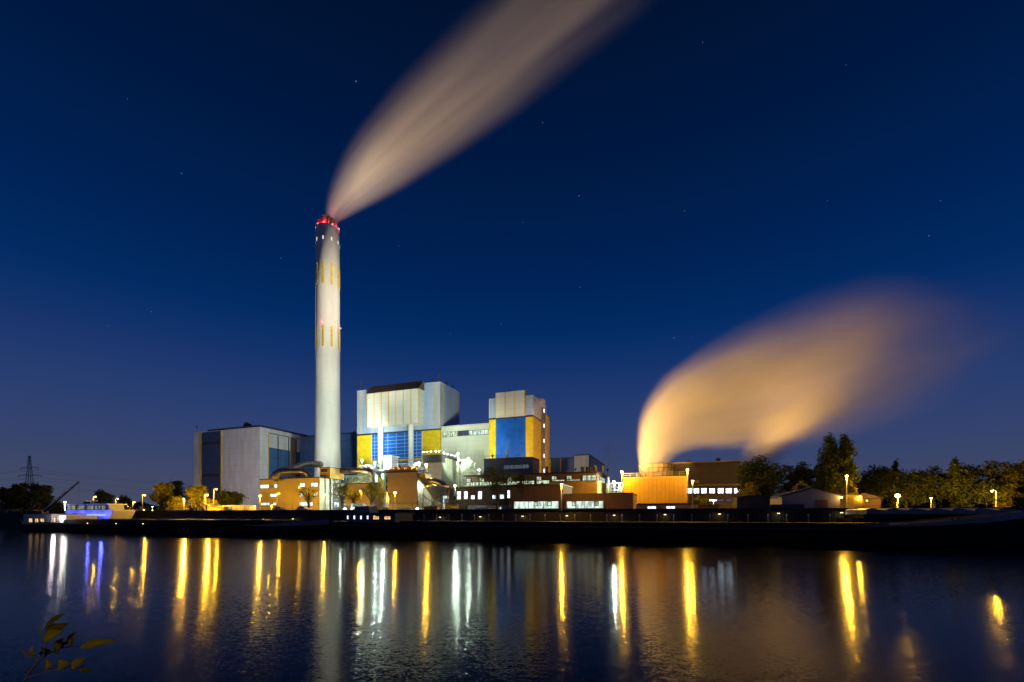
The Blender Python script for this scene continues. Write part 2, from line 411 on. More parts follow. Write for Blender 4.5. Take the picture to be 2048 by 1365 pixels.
qlamps = [190,232,277,322,370,422,475,531,590,808,883,963,1047,1135,1229,1330,1438,1555,1680,1838,1962]
proto = None
for i, px in enumerate(qlamps):
    x = Q.fx(px, QOFF); wpos = Q.world((x, QOFF-.25, 0)); 
    if proto is None:
        o = bpy.data.objects.new('quay_lamp', None); col.objects.link(o)
        MB().box(-.05, .05, -.55, 0, .28, .36).build('bracket', DARKM, o)
        MB().cyl(0, -.55, .05, .3, .38, .1, 12).build('lamp_shade', DARKM, o)
        MB().cyl(0, -.55, -.04, .05, .24, .24, 10).build('lamp_glass', E_DIM, o)
        light('lamp_light', o, (0, -.6, -.15), (1, .68, .32), 22, radius=.15)
        proto = o
    else: o = copy_tree(proto)
    zz = CH + (HY-(1043 - (px-190)*.0115 if px < 1600 else 1026))/F*Q.dep(x, QOFF)
    o.location = (wpos.x, wpos.y, zz); o.rotation_euler = (0, 0, -R(QA))
    tag(o, 'small dim warm downlight on the face of the black quay wall', 'lamp', 'downlights along the quay wall')
proto = None
for i, px in enumerate([848,873,898,924,949,977.5,1005.6,1031.5,1060,1090,1120.6,1149.5,1181,1213.6,1244,1279,1314,1347.6,1384,1420,1456,1496,1536,1573.6,1617,1660,1702]):
    x = Q.fx(px, QOFF-1); wp = Q.world((x, QOFF-1, 0))
    if proto is None:
        o = bpy.data.objects.new('mooring_post', None); col.objects.link(o)
        MB().cyl(0, 0, -.8, 4.3, .11, .11, 8).build('post', HULLG, o)
        MB().cyl(0, 0, 4.303, 4.6, .15, .12, 8).build('cap', HULLW, o)
        proto = o
    else: o = copy_tree(proto)
    o.location = wp
    tag(o, 'thin grey mooring post with pale cap in front of the quay wall', 'post', 'mooring posts along the quay')

# ------------------------------------------------------------------ chimney
chD = 230; chx = 655.5
ch = T('chimney', 'very tall pale concrete chimney with yellow stripes and red lamps', 'chimney', chx, chD, 22)
ztop = CH + (HY-460)/F*chD - GZ
prof = [(0, 7.6), (6, 6.9), (16, 6.35), (35, 6.05), (70, 5.85), (110, 5.72), (ztop, 5.66)]
n = 64; mb = MB(); vs = []; 
for z, r_ in prof + [(ztop, 5.1), (ztop-2.5, 5.1)]:
    vs += [(r_*math.cos(2*math.pi*k/n), r_*math.sin(2*math.pi*k/n), z) for k in range(n)]
fs = [(i*n+k, i*n+(k+1) % n, (i+1)*n+(k+1) % n, (i+1)*n+k) for i in range(len(prof)+1) for k in range(n)]
fs.append(tuple((len(prof)+1)*n+k for k in range(n)))
mb.add(vs, fs); ch.part('shaft', mb, CHIMC, smooth=False)
for p in ch.o.children[0].data.polygons: p.use_smooth = True
ch.o.children[0].data.polygons[-1].use_smooth = False
def rad(z):
    for (z0, r0), (z1, r1) in zip(prof, prof[1:]):
        if z <= z1: return r0 + (r1-r0)*(z-z0)/(z1-z0)
    return prof[-1][1]
def curved(mb_, ang, z0, z1, half, t, lift=.02):
    r0, r1 = rad(z0)+lift, rad(z1)+lift; k = 5; vs = []
    for (rr, z) in ((r0, z0), (r1, z1), (r1+t, z1), (r0+t, z0)):
        for j in range(k): 
            a = ang + (j/(k-1)*2-1)*half; vs.append((rr*math.cos(a), rr*math.sin(a), z))
    fs = [(3*k+j, 3*k+j+1, 2*k+j+1, 2*k+j) for j in range(k-1)] + [(2*k+j, 2*k+j+1, k+j+1, k+j) for j in range(k-1)] + \
         [(j+1, 3*k+j+1, 3*k+j, j)[::-1] for j in range(k-1)] + [(0, k, 2*k, 3*k)[::-1], (k-1, 2*k-1, 3*k-1, 4*k-1)]
    mb_.add(vs, fs)
# angle that faces the camera, in the chimney's own frame
va = math.atan2(-ch.O[1], -ch.O[0]) + ch.a
def zc(py): return CH + (HY-py)/F*(chD-5) - GZ
for k in range(9):
    a = va + R(-22 + 40*k)
    for y0, y1 in ((568, 524), (693, 652)):
        s_ = MB(); curved(s_, a, zc(y0), zc(y1), .085, .12); ch.part('yellow_stripe', s_, YELLOW)
    s_ = MB(); curved(s_, a, zc(479.5), zc(473), .045, .1); ch.part('lit_slot', s_, E_SLOT)
for k in range(4):
    a = va + R(-28+ [0, 62, 118, 240][k]); r_ = 5.95; z = zc(645) 
    s_ = MB(); s_.ball((r_*math.cos(a), r_*math.sin(a), z), .34, n=8); lp = ch.part('warning_lamp', s_, E_RED)
    light('lamp_light', ch.o, (7.0*math.cos(a), 7.0*math.sin(a), z), (1, .03, .05), 60, radius=.2)
for j, (fx_, fy, hh) in enumerate(((-2.7, -1.6, 4.2), (.5, -2.3, 5.2), (3.1, -1.2, 3.6), (-.6, 2.2, 6.4), (2.4, 2.4, 5.2))):
    fl = ch.part('flue', MB().cyl(fx_, fy, ztop-2.4, ztop+hh, 1.35, 1.35, 20).cyl(fx_, fy, ztop+hh+.01, ztop+hh+.3, 1.5, 1.5, 20), DARKM)
for a, zz, r_ in ((-60, .5, 5.3), (-20, .6, 5.3), (25, .5, 5.3), (68, .4, 5.6), (150, .5, 5.3), (-100, .4, 5.6)):
    a = va + R(a)
    s_ = MB(); s_.ball((r_*math.cos(a), r_*math.sin(a), ztop+zz), .32, n=8); ch.part('warning_lamp', s_, E_RED)
    light('lamp_light', ch.o, ((r_-1.1)*math.cos(a), (r_-1.1)*math.sin(a), ztop+zz+1.4), (1, .02, .03), 2600, radius=.25)
hs = MB()
rr = 5.55
for k in range(24):
    a = 2*math.pi*k/24; hs.cyl(rr*math.cos(a), rr*math.sin(a), ztop+.01, ztop+1.1, .04, n=4)
hs.tube([(rr*math.cos(2*math.pi*k/24), rr*math.sin(2*math.pi*k/24), ztop+1.1) for k in range(25)], .05, 5)
ch.part('railing', hs, DARKM)
# ladder cage up the back side
ld = MB(); a = va + R(180)
for d_ in (-.05, .05):
    ld.tube([(rad(z)*1.03*math.cos(a+d_), rad(z)*1.03*math.sin(a+d_), z) for z in (2, 20, 60, 110, ztop)], .06, 4)
ch.part('ladder', ld, DARKM)

# ------------------------------------------------------------------ left hall
h = T('boiler_hall', 'big pale hall with dark blue upright band, left of the tall chimney', 'building', 520, 240)
xl = h.fx(388); zt = h.z(854); yr = h.sy(660)
h.part('wall', MB().box(xl, 0, 0, yr, -.5, zt), WHITE)
h.part('roof', MB().box(h.fx(416), .3, -.3, yr*.9, zt+.01, zt+.9), DARKTRIM)
for x_ in (402.3, 443.2): h.panel('yellow_strip', x_-1.0, x_+1.0, 0, 0, YTRIM, t=.32, zt=zt-.3, zb=0)
bl = h.panel('blue_band', 404, 441.5, 0, 0, DARKBLUE, t=.22, zt=zt-.4, zb=0)
for yy in (888, 952): h.panel('louvre_band', 404.5, 441, yy-4, yy+2, DARKTRIM, t=.3)
h.part('roof_unit', MB().box(h.fx(480), h.fx(487), 2, 5, zt+.91, zt+3.2).box(h.fx(481), h.fx(483), 3, 4, zt+3.21, zt+4), DARKM)
h.part('antenna', MB().cyl(h.fx(394, 1), 1, zt+.01, zt+5, .08, n=5).box(h.fx(394, 1)-.3, h.fx(394, 1)+.3, .9, 1.1, zt+2.5, zt+3.8), DARKM)
# long side: white corner strip, yellow line, sloped glazing, white then blue bays with dark uprights
ys0 = h.sy(537)
zmid = h.z(895, 0, ys0); zsl = h.z(868, 0, ys0)
h.part('yellow_strip', MB().box(.0, .22, ys0-.35, ys0, 0, zsl), YTRIM)
h.part('sloped_roof', MB().prism([(-2.5, zt-.02), (.5, zsl), (.5, zsl+.25), (-2.5, zt+.9)], ys0, yr), GREYROOF)
h.part('white_bay_band', MB().box(.0, .2, ys0+.05, yr, zmid, zsl-.02), WHITE)
h.part('blue_bay_band', MB().box(.0, .2, ys0+.05, yr, 0, zmid-.02), MIDBLUE)
up = MB()
for px in (556, 577, 592, 611, 627, 641): y_ = h.sy(px, .2); up.box(.2, .45, y_-.2, y_+.2, 0, zsl-.05)
h.part('upright', up, DARKTRIM)
y0_, y1_ = h.sy(580, .2), h.sy(591, .2)
h.part('brown_bay', MB().box(.2, .32, y0_, y1_, 0, zsl-.05), TAUPE)

# blue block behind the chimney
bb = T('rear_hall', 'plain blue windowless block standing between chimney and boiler house', 'building', 720, 248)
zt = bb.z(866)
bb.part('wall', MB().box(bb.fx(600), 0, 0, 22, -.5, zt), MIDBLUE)
bb.part('parapet', MB().box(bb.fx(600)-.1, .1, -.1, 22.1, zt+.01, zt+.5), DARKTRIM)
bb.part('roof_floodlight', MB().box(bb.fx(708), bb.fx(711), -.6, -.1, zt+.5, zt+1.3), HULLW)

# ------------------------------------------------------------------ boiler house
B = T('boiler_house', 'tall blue and yellow boiler house with white ribbed box on its front', 'building', 880, 200)
xl = B.fx(715); zt = B.z(765); yr = B.sy(918); zm = B.z(857)
B.part('wall', MB().box(xl, 0, 0, yr, -.5, zm), MIDBLUE)
B.part('upper_wall', MB().box(xl-.15, .15, -.15, yr+.2, zm+.01, zt), PALEBLUE)
B.part('roof_edge', MB().box(xl-.2, .2, -.2, yr+.3, zt+.01, zt+.35), PALEBLUE)
B.part('shadow_gap', MB().box(xl-.1, .1, -.12, yr, zm-.7, zm-.02), DARKTRIM)
for x_ in (721.5, 869, 876.5): B.panel('yellow_strip', x_-.5, x_+.5, 0, 0, YTRIM, ly=-.15, t=.06, zt=zt-.2, zb=zm+.1)
for px in (886, 914): y_ = B.sy(px, .15); B.part('yellow_strip', MB().box(.15, .22, y_-.25, y_+.25, zm+.1, zt-.2), YTRIM)
zb = B.z(945)
B.panel('yellow_panel', 715, 743.5, 0, 0, YELLOW, t=.2, zt=zm-.75, zb=0)
B.panel('yellow_panel', 845, 881.3, 0, 0, YELLOW, t=.2, zt=zm-.75, zb=0)
B.part('yellow_panel', MB().box(.05, .25, -.2, 3.0, 0, zm-.75), YELLOW)
gb = B.panel('blue_glazing', 744.5, 844, 0, 0, BLUEGRID, t=.14, zt=zm-.75, zb=B.z(919))
bars = MB(); za, zb_ = B.z(919), zm-.8
for px in (750, 776, 793, 810, 834): x_ = B.fx(px); bars.box(x_-.09, x_+.09, -.22, -.15, za, zb_)
for j in range(1, 8): z_ = za+(zb_-za)*j/8; bars.box(B.fx(744.7), B.fx(843.8), -.225, -.152, z_-.09, z_+.09)
bars.build('glazing_bar', GRIDLINE, gb)
B.panel('yellow_beam', 744.5, 844, 919.3, 923, YTRIM, t=.5)
for px0, px1 in ((743.5, 744.5), (844, 845)): B.panel('corner_trim', px0, px1, 0, 0, WHITE, t=.3, zt=zm-.75, zb=0)
# ribbed box
pr = 4.6
x0, x1 = B.fx(734, -pr), B.fx(837.5, -pr); zu = B.z(846.5, x1, -pr); zo = B.z(777, x1, -pr)
B.part('ribbed_box', MB().box(x0, x1, -pr, -.16, zu, zo), RIBBED)
rb = MB()
for j in range(8):
    x_ = x0 + (x1-x0)*j/7; xx = min(max(x_, x0+.12), x1-.12)
    rb.box(xx-.16, xx+.16, -pr-.16, -pr, zu+.1, zo-.1)
B.part('yellow_rib', rb, YTRIM)
B.part('box_roof', MB().prismx([(-pr-.25, zo+.01), (0, zo+.01), (0, zt+1.2), (-.9, zt+1.2)][::-1], x0-.3, x1+.1), BROWNROOF)
for px in (761, 821.5):
    x_ = B.fx(px, -2.4)
    B.part('round_duct', MB().cyl(x_, -2.3, 0, zu-.01, 1.25, 1.25, 20), RIBBED, smooth=False)
for px, py, ly, hh in ((722, 781, 1, 5.5), (865, 765, 1.5, 2.6), (877, 765, 1, 4.4)):
    x_ = B.fx(px, ly)
    B.part('antenna', MB().cyl(x_, ly, zt+.3, zt+hh, .1, n=5).box(x_-.35, x_+.35, ly-.1, ly+.1, zt+hh*.45, zt+hh*.75).ball((x_+.3, ly-.2, zt+hh*.35), .4, n=8), DARKM)
for px in (893, 906):
    y_ = B.sy(px, -.8); B.part('antenna', MB().cyl(-.8, y_, zt+.3, zt+4, .1, n=5).box(-1.15, -.45, y_-.1, y_+.1, zt+1.4, zt+2.4), DARKM)
rl = MB()
for j in range(9): rl.cyl(xl+(0-xl)*j/8, .4, zt+.35, zt+1.4, .04, n=4)
rl.tube([(xl, .4, zt+1.4), (0, .4, zt+1.4)], .04, 4)
B.part('railing', rl, DARKM)

# link hall
K = T('link_hall', 'floodlit pale green link hall with high window strip joining the two blue and yellow buildings', 'building', 981, B.dep(B.fx(981, .6), .6))
xl = K.loc(B.world((.4, .6, 0))).x; zt = K.z(848)
K.part('wall', MB().box(xl, -.02, 0, 16, -.5, zt), PALEGREEN)
K.part('roof_edge', MB().box(xl, -.02, -.25, 16, zt+.01, zt+.4), HULLW)
w1 = K.window(886, 915, 864, 874, W_GREEN, nx=6)
w1 = K.window(938, 977, 860.5, 870, W_WHITE, nx=5)
K.window(916, 937, 862, 872, W_DIM, nx=3)
pc = MB()
for px in range(890, 980, 11): x_ = K.fx(px); pc.box(x_-.15, x_+.15, -.3, 0, 1, 26)
K.part('pilaster', pc, PALEGREEN)

# second tower
C2 = T('turbine_tower', 'blue and orange-yellow tower with raised white centre and lamp-lit stair strip', 'building', 1066, 180)
xl = C2.fx(978.5); zt = C2.z(790); zm = C2.z(832); yr = C2.sy(1092.5)
C2.part('wall', MB().box(xl, 0, 0, yr, -.5, zm), BLUE)
C2.part('upper_wall', MB().box(xl-.1, .1, -.1, yr, zm+.01, zt), PALEBLUE)
C2.part('shadow_gap', MB().box(xl-.05, .12, -.14, yr, zm-.35, zm+.35), DARKTRIM)
cx0, cx1 = C2.fx(992.5), C2.fx(1051)
zc2 = C2.z(784.5, (cx0+cx1)/2)
C2.part('raised_centre', MB().box(cx0, cx1, -.8, 8, zm+.2, zc2), RIBBED)
rb = MB()
for j in range(4):
    x_ = cx0+(cx1-cx0)*j/3; x_ = min(max(x_, cx0+.12), cx1-.12); rb.box(x_-.13, x_+.13, -.92, -.8, zm+.25, zc2-.05)
C2.part('yellow_rib', rb, YTRIM)
C2.panel('yellow_panel', 978.5, 992, 0, 0, YELLOW, t=.2, zt=zm-.36, zb=0)
C2.panel('yellow_panel', 1051.5, 1066, 0, 0, YELLOW, t=.2, zt=zm-.36, zb=0)
bgz = C2.panel('blue_glazing', 992.3, 1051.2, 0, 0, BLUEGRID, t=.12, zt=zm-.36, zb=0)
bars = MB()
for px in (1011.5, 1031): x_ = C2.fx(px); bars.box(x_-.05, x_+.05, -.17, -.13, 0, zm-.4)
for j in range(1, 12): z_ = zm*j/12; bars.box(cx0+.1, cx1-.1, -.173, -.131, z_-.05, z_+.05)
bars.build('glazing_bar', BLUE, bgz)
yst = C2.sy(1081)
C2.part('yellow_side_panel', MB().box(.0, .2, .0, yst, 0, zm-.36), YELLOW)
C2.part('pale_side_panel', MB().box(.1, .25, .0, yst, zm+.36, zt-.1), WHITE)
yse = C2.sy(1090.5, .8)
zs = C2.z(797, .8, yst)
C2.part('stair_tower', MB().box(-.5, .8, yst+.05, yse, 0, zs-3.6), TAUPE)
C2.part('stair_head', MB().box(-2, .85, yst, yse+.1, zs-3.59, zs), WHITE)
ym = (yst+yse)/2
C2.part('stair_glazing', MB().box(.8, .86, ym-.3, ym+.3, 1, zs-5), W_DIM)
for j in range(10):
    z_ = C2.z(822+ j*30, .9, ym)
    if z_ > 1: C2.part('stair_lamp', MB().box(.86, 1.0, ym-.4, ym+.4, z_-.75, z_+.75), E_STAIR)
C2.part('rear_block', MB().box(.02, 1.2, yse+.3, yr+1, 0, zs-6), YELLOW)

# low blue annex in front of second tower
A = T('control_building', 'low dark blue building with short steaming steel flue, before the second tower', 'building', 1064, 152)
xl = A.fx(968); zt = A.z(916); yr = A.sy(1078)
A.part('wall', MB().box(xl, 0, 0, yr, -.5, zt), DARKBLUE)
A.part('parapet', MB().box(xl-.1, .1, -.1, yr, zt+.01, zt+.35), DARKTRIM)
A.window(1008, 1058, 930, 938, W_DIM, nx=8)
A.part('side_panel', MB().box(.02, .15, .3, yr-.2, 0, zt-.4), TAUPE)
x_ = A.fx(1014, 3)
A.part('steel_flue', MB().cyl(x_, 3, zt+.01, zt+3.0, .42, .42, 14).cyl(x_, 3, zt+3.01, zt+3.2, .5, .5, 14), STEEL)
A.part('railing', MB().tube([(xl, .3, zt+1.3), (A.fx(1040), .3, zt+1.3)], .05, 4).cyl(xl+.2, .3, zt+.35, zt+1.3, .05, n=4).cyl(xl+4, .3, zt+.35, zt+1.3, .05, n=4).cyl(xl+8, .3, zt+.35, zt+1.3, .05, n=4), DARKM)

# low blue hall and pale block to the right
G = T('blue_store_hall', 'low blue hall with two thin orange stripes right of the second tower', 'building', 1150, 205)
zt = G.z(916); xl = G.fx(1080)
G.part('wall', MB().box(xl, 0, 0, 14, -.5, zt), MIDBLUE)
G.part('parapet', MB().box(xl, .1, -.1, 14.1, zt+.01, zt+.3), DARKTRIM)
for px in (1100.5, 1121): G.panel('orange_strip', px-.8, px+.8, 0, 0, YTRIM, t=.15, zt=zt-.1, zb=0)
G = T('pale_plant_block', 'pale windowless block behind the roof vents with steam drifting past', 'building', 1178, 195)
zt = G.z(911); xl = G.fx(1148.5); yr = G.sy(1209)
G.part('wall', MB().box(xl, 0, 0, yr, -.5, zt), WHITE)
G.part('roof', MB().box(xl-.2, .2, -.2, yr+.2, zt+.01, zt+.5), DARKTRIM)
G.part('dark_strip', MB().box(.0, .15, .1, 3.2, 0, zt-.1), DARKBLUE)

# ------------------------------------------------------------------ long brick workshop with lit window row
W = T('workshop_building', 'long brown brick workshop with a staggered row of pale green lit windows', 'building', 1193, 136)
xl = W.fx(932); zt = W.z(946); yr = W.sy(1211)
W.part('wall', MB().box(xl, 0, 0, yr, -.5, zt), BRICK)
W.part('roof', MB().box(xl-.4, .5, -.5, yr+.4, zt+.01, zt+.45), DARKTRIM)
zlow = W.z(963.5)
W.part('ochre_base', MB().box(W.fx(1098), .25, -.25, yr+.1, 0, zlow), OCHRE)
W.part('ledge', MB().box(W.fx(1098), .6, -.6, yr+.3, zlow+.01, zlow+.25), OCHRE)
for i, px in enumerate((933.5, 959.5, 987.5, 1014.5, 1043.5, 1073.5, 1104, 1134)):
    dx = i*.5; slope = (px-932)*.028
    W.window(px, px+9, 958-slope, 964.5-slope, W_GREEN, nx=2, nz=2, fw=.08)
    W.window(px, px+24+dx*.5, 965.2-slope, 972-slope if i < 6 else 967.5-slope, W_GREEN, nx=6, fw=.08)
W.window(1165, 1192, 951, 961.5, W_GREEN, nx=7, nz=2, fw=.08)
W.wside(1199, 1209, 956, 965.5, W_GREEN, nx=3, nz=2)
for px, hh, r_ in ((1165.5, 1.5, .55), (1174, 1.4, .35), (1181, 1.8, .6), (1190.5, 1.8, .6)):
    x_ = W.fx(px, 2)
    W.part('roof_vent', MB().cyl(x_, 2, zt+.46, zt+.46+hh, r_, r_*1.05, 14).cyl(x_, 2, zt+.47+hh, zt+.62+hh, r_*1.25, r_*1.2, 14), DARKM)
for px, py in ((1094, 935), (1205, 934)):
    x_ = W.fx(px, 4); W.part('flue_pipe', MB().cyl(x_, 4, zt+.46, W.z(py, x_, 4), .4, .4, 12).cyl(x_, 4, W.z(py, x_, 4)+.01, W.z(py, x_, 4)+.25, .5, .5, 12), DARKM)

# annex with upright white windows
X = T('office_annex', 'small brown office wing with bright upright windows, under the workshop row', 'building', 1022, 124)
xl = X.fx(912); zt = X.z(975)
X.part('wall', MB().box(xl, 0, 0, 10, -.5, zt), BRICK)
X.part('roof', MB().box(xl-.3, .2, -.4, 10, zt+.01, zt+.35), DARKTRIM)
for a_, b_, yt, yb in ((914, 922.5, 983, 999.5), (928, 936, 983, 999), (942, 950, 991, 999), (956, 964.5, 983, 999), (985, 993, 990.5, 998), (1000, 1008.5, 989.5, 998), (1015, 1020.5, 981, 997)):
    X.window(a_, b_, yt, yb, W_BRIGHT, nx=1, nz=2 if yb-yt > 10 else 1, fw=.1)

# canteen block near the quay
Cn = T('canteen_block', 'dark brown flat-roofed block with one wide pale window band near the quay', 'building', 1126, 112)
xl = Cn.fx(1021); zt = Cn.z(971.5)
Cn.part('wall', MB().box(xl, 0, 0, 10, -.5, zt), BROWNC)
Cn.part('roof_edge', MB().box(xl-.15, .15, -.2, 10.1, zt+.01, zt+.3), DARKTRIM)
wn = Cn.window(1028, 1117.5, 1003, 1017.8, W_WHITE, nx=3, fw=.12, t=.1)
for px in (1069, 1096): Cn.window(px, px+7, 1004, 1012, W_GREEN, fw=.14, t=.24)
L2 = T('low_pavilion', 'low brown flat-roofed pavilion with a wide bright window, right of the tall sodium lamp post', 'building', 1215, 108)
xl = L2.loc(Cn.world((.3, 0, 0))).x; zt = L2.z(989)
L2.part('wall', MB().box(xl, 0, 0, 9, -.5, zt), BROWNC)
L2.part('roof_edge', MB().box(xl, .15, -.2, 9.1, zt+.01, zt+.25), DARKTRIM)
L2.window(1133.5, 1207, 1002.5, 1017.3, W_WHITE, nx=4, fw=.12)
for px in (1145, 1190): L2.window(px, px+7, 1003.5, 1012, W_GREEN, fw=.14, t=.24)
L3 = T('dark_shed', 'plain dark brown box shed beside the ochre cooling tower', 'shed', 1265, 104)
xl = L3.fx(1215.5); zt = L3.z(988); yr = L3.sy(1273)
L3.part('wall', MB().box(xl, 0, 0, yr, -.5, zt), BROWNC)
L3.part('roof_edge', MB().box(xl, .15, -.2, yr, zt+.01, zt+.25), DARKTRIM)
L3.part('side_cladding', MB().box(.02, .14, .1, yr-.1, 0, zt-.1), OCHRE)
L3.window(1232, 1238, 1019, 1022, W_BRIGHT, fw=.05); L3.window(1246, 1252, 1019, 1022, W_BRIGHT, fw=.05)

# ------------------------------------------------------------------ cooling tower
Ct = T('cooling_tower', 'ochre corrugated cooling tower with flared round cowl, brightly lit by sodium lamps', 'cooling tower', 1374, 126)
xl = Ct.fx(1246.5); zt = Ct.z(955)
dpt = 17
Ct.part('casing', MB().box(xl, 0, 0, dpt, -.5, zt), ORANGEC)
Ct.part('roof_slab', MB().box(xl-.3, .3, -.3, dpt+.3, zt+.01, zt+.4), OCHRE)
rl = MB(); zz = zt+.4
for j in range(10):
    x_ = xl+(-xl)*j/9; rl.cyl(x_, -.1, zz, zz+1.15, .06, n=5)
rl.tube([(xl, -.1, zz+1.15), (0, -.1, zz+1.15)], .06, 5); rl.tube([(xl, -.1, zz+.6), (0, -.1, zz+.6)], .045, 5)
rl.tube([(0, -.1, zz+1.15), (0, dpt, zz+1.15)], .06, 5)
Ct.part('railing', rl, POLE)
cw_y = 8.0; cw_x = Ct.fx(1312.5, cw_y); dpc = Ct.dep(cw_x, cw_y)
rt, rbm = 34.5/F*dpc, 29.5/F*dpc; ztc = Ct.z(930, cw_x, cw_y)
n = 40; vs = []; fs = []
pf = [(rbm, zt+.41), (rbm*1.0, zt+1.2), (rt*.95, (zt+ztc)/2+.3), (rt, ztc), (rt-.25, ztc), (rt*.93, (zt+ztc)/2), (rbm-.3, zt+.45)]
for r_, z in pf: vs += [(cw_x+r_*math.cos(2*math.pi*k/n), cw_y+r_*math.sin(2*math.pi*k/n), z) for k in range(n)]
fs = [(i*n+k, i*n+(k+1) % n, (i+1)*n+(k+1) % n, (i+1)*n+k) for i in range(len(pf)-1) for k in range(n)]
cwl = Ct.part('cowl', MB().add(vs, fs), COWL)
fr = MB()
for k in range(22):
    a = 2*math.pi*k/22; fr.tube([(cw_x+(r_+.08)*math.cos(a), cw_y+(r_+.08)*math.sin(a), z) for r_, z in pf[:4]], .07, 4)
for q_ in (.02, .33, .66, .97):
    z = zt+.6+(ztc-zt-.6)*q_; r_ = (rbm + (rt-rbm)*min(1, q_*1.35 if q_ < .5 else .68+q_*.33))+.1
    fr.tube([(cw_x+r_*math.cos(2*math.pi*k/40), cw_y+r_*math.sin(2*math.pi*k/40), z) for k in range(41)], .07, 4)
fr.build('cowl_frame', DARKM, cwl)
ldr = MB()
for d_ in (0, .5): ldr.tube([(.3, .6+d_, 0), (.3, .6+d_, zt+1.5)], .05, 4)
for j in range(24): ldr.tube([(.3, .6, .4*j), (.3, 1.1, .4*j)], .03, 4)
Ct.part('ladder', ldr, POLE)

# big brown building behind
Rb = T('brown_machine_hall', 'big dark ochre hall with a row of seven lit windows, right of the cooling tower', 'building', 1481, 152, 20)
xl = Rb.fx(1338); zt = Rb.z(923.5)
Rb.part('wall', MB().box(xl, 0, 0, 22, -.5, zt), BRICK)
Rb.part('roof_edge', MB().box(xl-.2, .3, -.5, 22, zt+.01, zt+.4), OCHRE)
zl = Rb.z(971)
Rb.part('upper_cladding', MB().box(xl, 0, -.12, 0, zl+.5, zt-.05), surf('dark_ochre_sheet', (.13, .085, .035), .6, rib=1.0, joint=(0, 2.2, .1, (.09, .06, .02)), var=.2))
Rb.part('ledge', MB().box(xl, .2, -.7, 0, zl+.1, zl+.48), OCHRE)
for px in (1374, 1388, 1403, 1419, 1436, 1452, 1468.5):
    Rb.window(px-.5, px+10+(px-1374)*.02, 977, 987, W_HALL, nx=2, nz=2, fw=.16, frame=TAUPE)
Rb.window(1418, 1434, 999, 1003, W_BRIGHT); Rb.window(1436, 1446, 999, 1003, W_DIM, nx=2); Rb.window(1452, 1463, 999, 1003, W_DIM, nx=2)
Rb.part('roof_unit', MB().box(Rb.fx(1433), Rb.fx(1442), 2, 4, zt+.41, zt+1.7).box(Rb.fx(1374), Rb.fx(1382), 2, 4, zt+.41, zt+1.2), DARKM)
Rb.panel('sign_board', 1386, 1398, 961, 967, OCHRE, t=.3)

# ------------------------------------------------------------------ sheds, containers and small buildings on the quay
def containers(name, label, cat, px0, px1, pyt, off, mat, wins=(), wmat=W_BRIGHT, depth=2.6, group=None, door=True):
    t = T(name, label, cat, px1, QD(px1, off), QA, group=group)
    xl = t.fx(px0); zt = t.z(pyt)
    t.part('body', MB().box(xl, 0, 0, depth, 0, zt-.16), mat, bevel=.03)
    t.part('roof', MB().box(xl-.05, .05, -.05, depth+.05, zt-.15, zt), DARKTRIM if mat is not HULLW else HULLW)
    rb = MB(); k = max(2, int(-xl/2.0))
    for j in range(k+1): x_ = xl + (-xl)*j/k; rb.box(x_-.06, x_+.06, -.06, 0, .05, zt-.2)
    t.part('post', rb, mat)
    for a_, b_, yt, yb in wins: t.window(a_, b_, yt, yb, wmat, nx=2, fw=.07, ly=-.07)
    return t
containers('office_container', 'white two-window site office container beside the yellow-lit trees', 'container', 445, 498, 1010.5, 10, HULLW, ((450, 454, 1014, 1018.5), (455.5, 463, 1014, 1018.5)), W_WHITE)
t = containers('quay_store', 'long low dark store with two bright windows below the cooling tower', 'store', 1273, 1396, 1008, 3, TAUPE, ((1295, 1312, 1013, 1021), (1332.5, 1350, 1013, 1021)), W_BRIGHT)
for px in (1288, 1312, 1337, 1360, 1384): x_ = t.fx(px, 1); t.part('roof_box', MB().box(x_-1.3, x_+1.3, .4, 1.8, t.z(1008)+.01, t.z(1006.3)), DARKM)
containers('steel_tank_store', 'low brown store right of the slim quay lamp post', 'store', 1398, 1436, 1010, 3, BROWNC)
t = T('quay_shed', 'dark arched-roof shed left of the pale gabled shed', 'shed', 1540, QD(1540, 5), QA)
xl = t.fx(1474); zt = t.z(990.5); 
t.part('body', MB().box(xl, 0, 0, 5, 0, zt-.6), DARKM)
t.part('roof', MB().prism([(xl-.1, zt-.59), (.1, zt-.59), (.1, zt-.4), (xl*.3, zt), (xl*.7, zt), (xl-.1, zt-.4)], -.1, 5.1), DARKTRIM)
t.part('door', MB().box(xl*.6, xl*.4, -.06, 0, 0, zt-1.1), DARKTRIM)
containers('long_wall_store', 'long low dark store in front of the pale gabled shed', 'store', 1543, 1608, 1009, 3, DARKM)
t = T('gabled_shed', 'pale grey gabled shed with low-pitched dark roof beside the poplars', 'shed', 1680, QD(1680, 9), QA)
xl = t.fx(1564); xm = xl*.455; ze = t.z(991.5); za = t.z(976)
t.part('wall', MB().prism([(xl, 0), (0, 0), (0, ze), (xm, za), (xl, ze)], 0, 12), SHEDW)
t.part('roof', MB().prism([(xl-.5, ze-.1), (xm, za+.08), (.5, ze-.1), (.5, ze+.12), (xm, za+.33), (xl-.5, ze+.12)], -.3, 12.2), DARKTRIM)
t.part('door', MB().box(t.fx(1632), t.fx(1641), -.08, 0, 0, t.z(1000)), BROWNC)
t.part('door', MB().box(t.fx(1643.5), t.fx(1655), -.08, 0, 0, t.z(999.5)), BROWNC)
t.part('ridge_vent', MB().box(t.fx(1606), t.fx(1622), 4, 6, za-.6, za+.9), DARKTRIM)
dl = t.part('door_lamp', MB().box(t.fx(1677), t.fx(1683), -.5, -.2, t.z(997), t.z(994)), E_SOD)
light('lamp_light', t.o, (t.fx(1680), -1.2, t.z(996.5)), (1, .55, .12), 120, radius=.2)
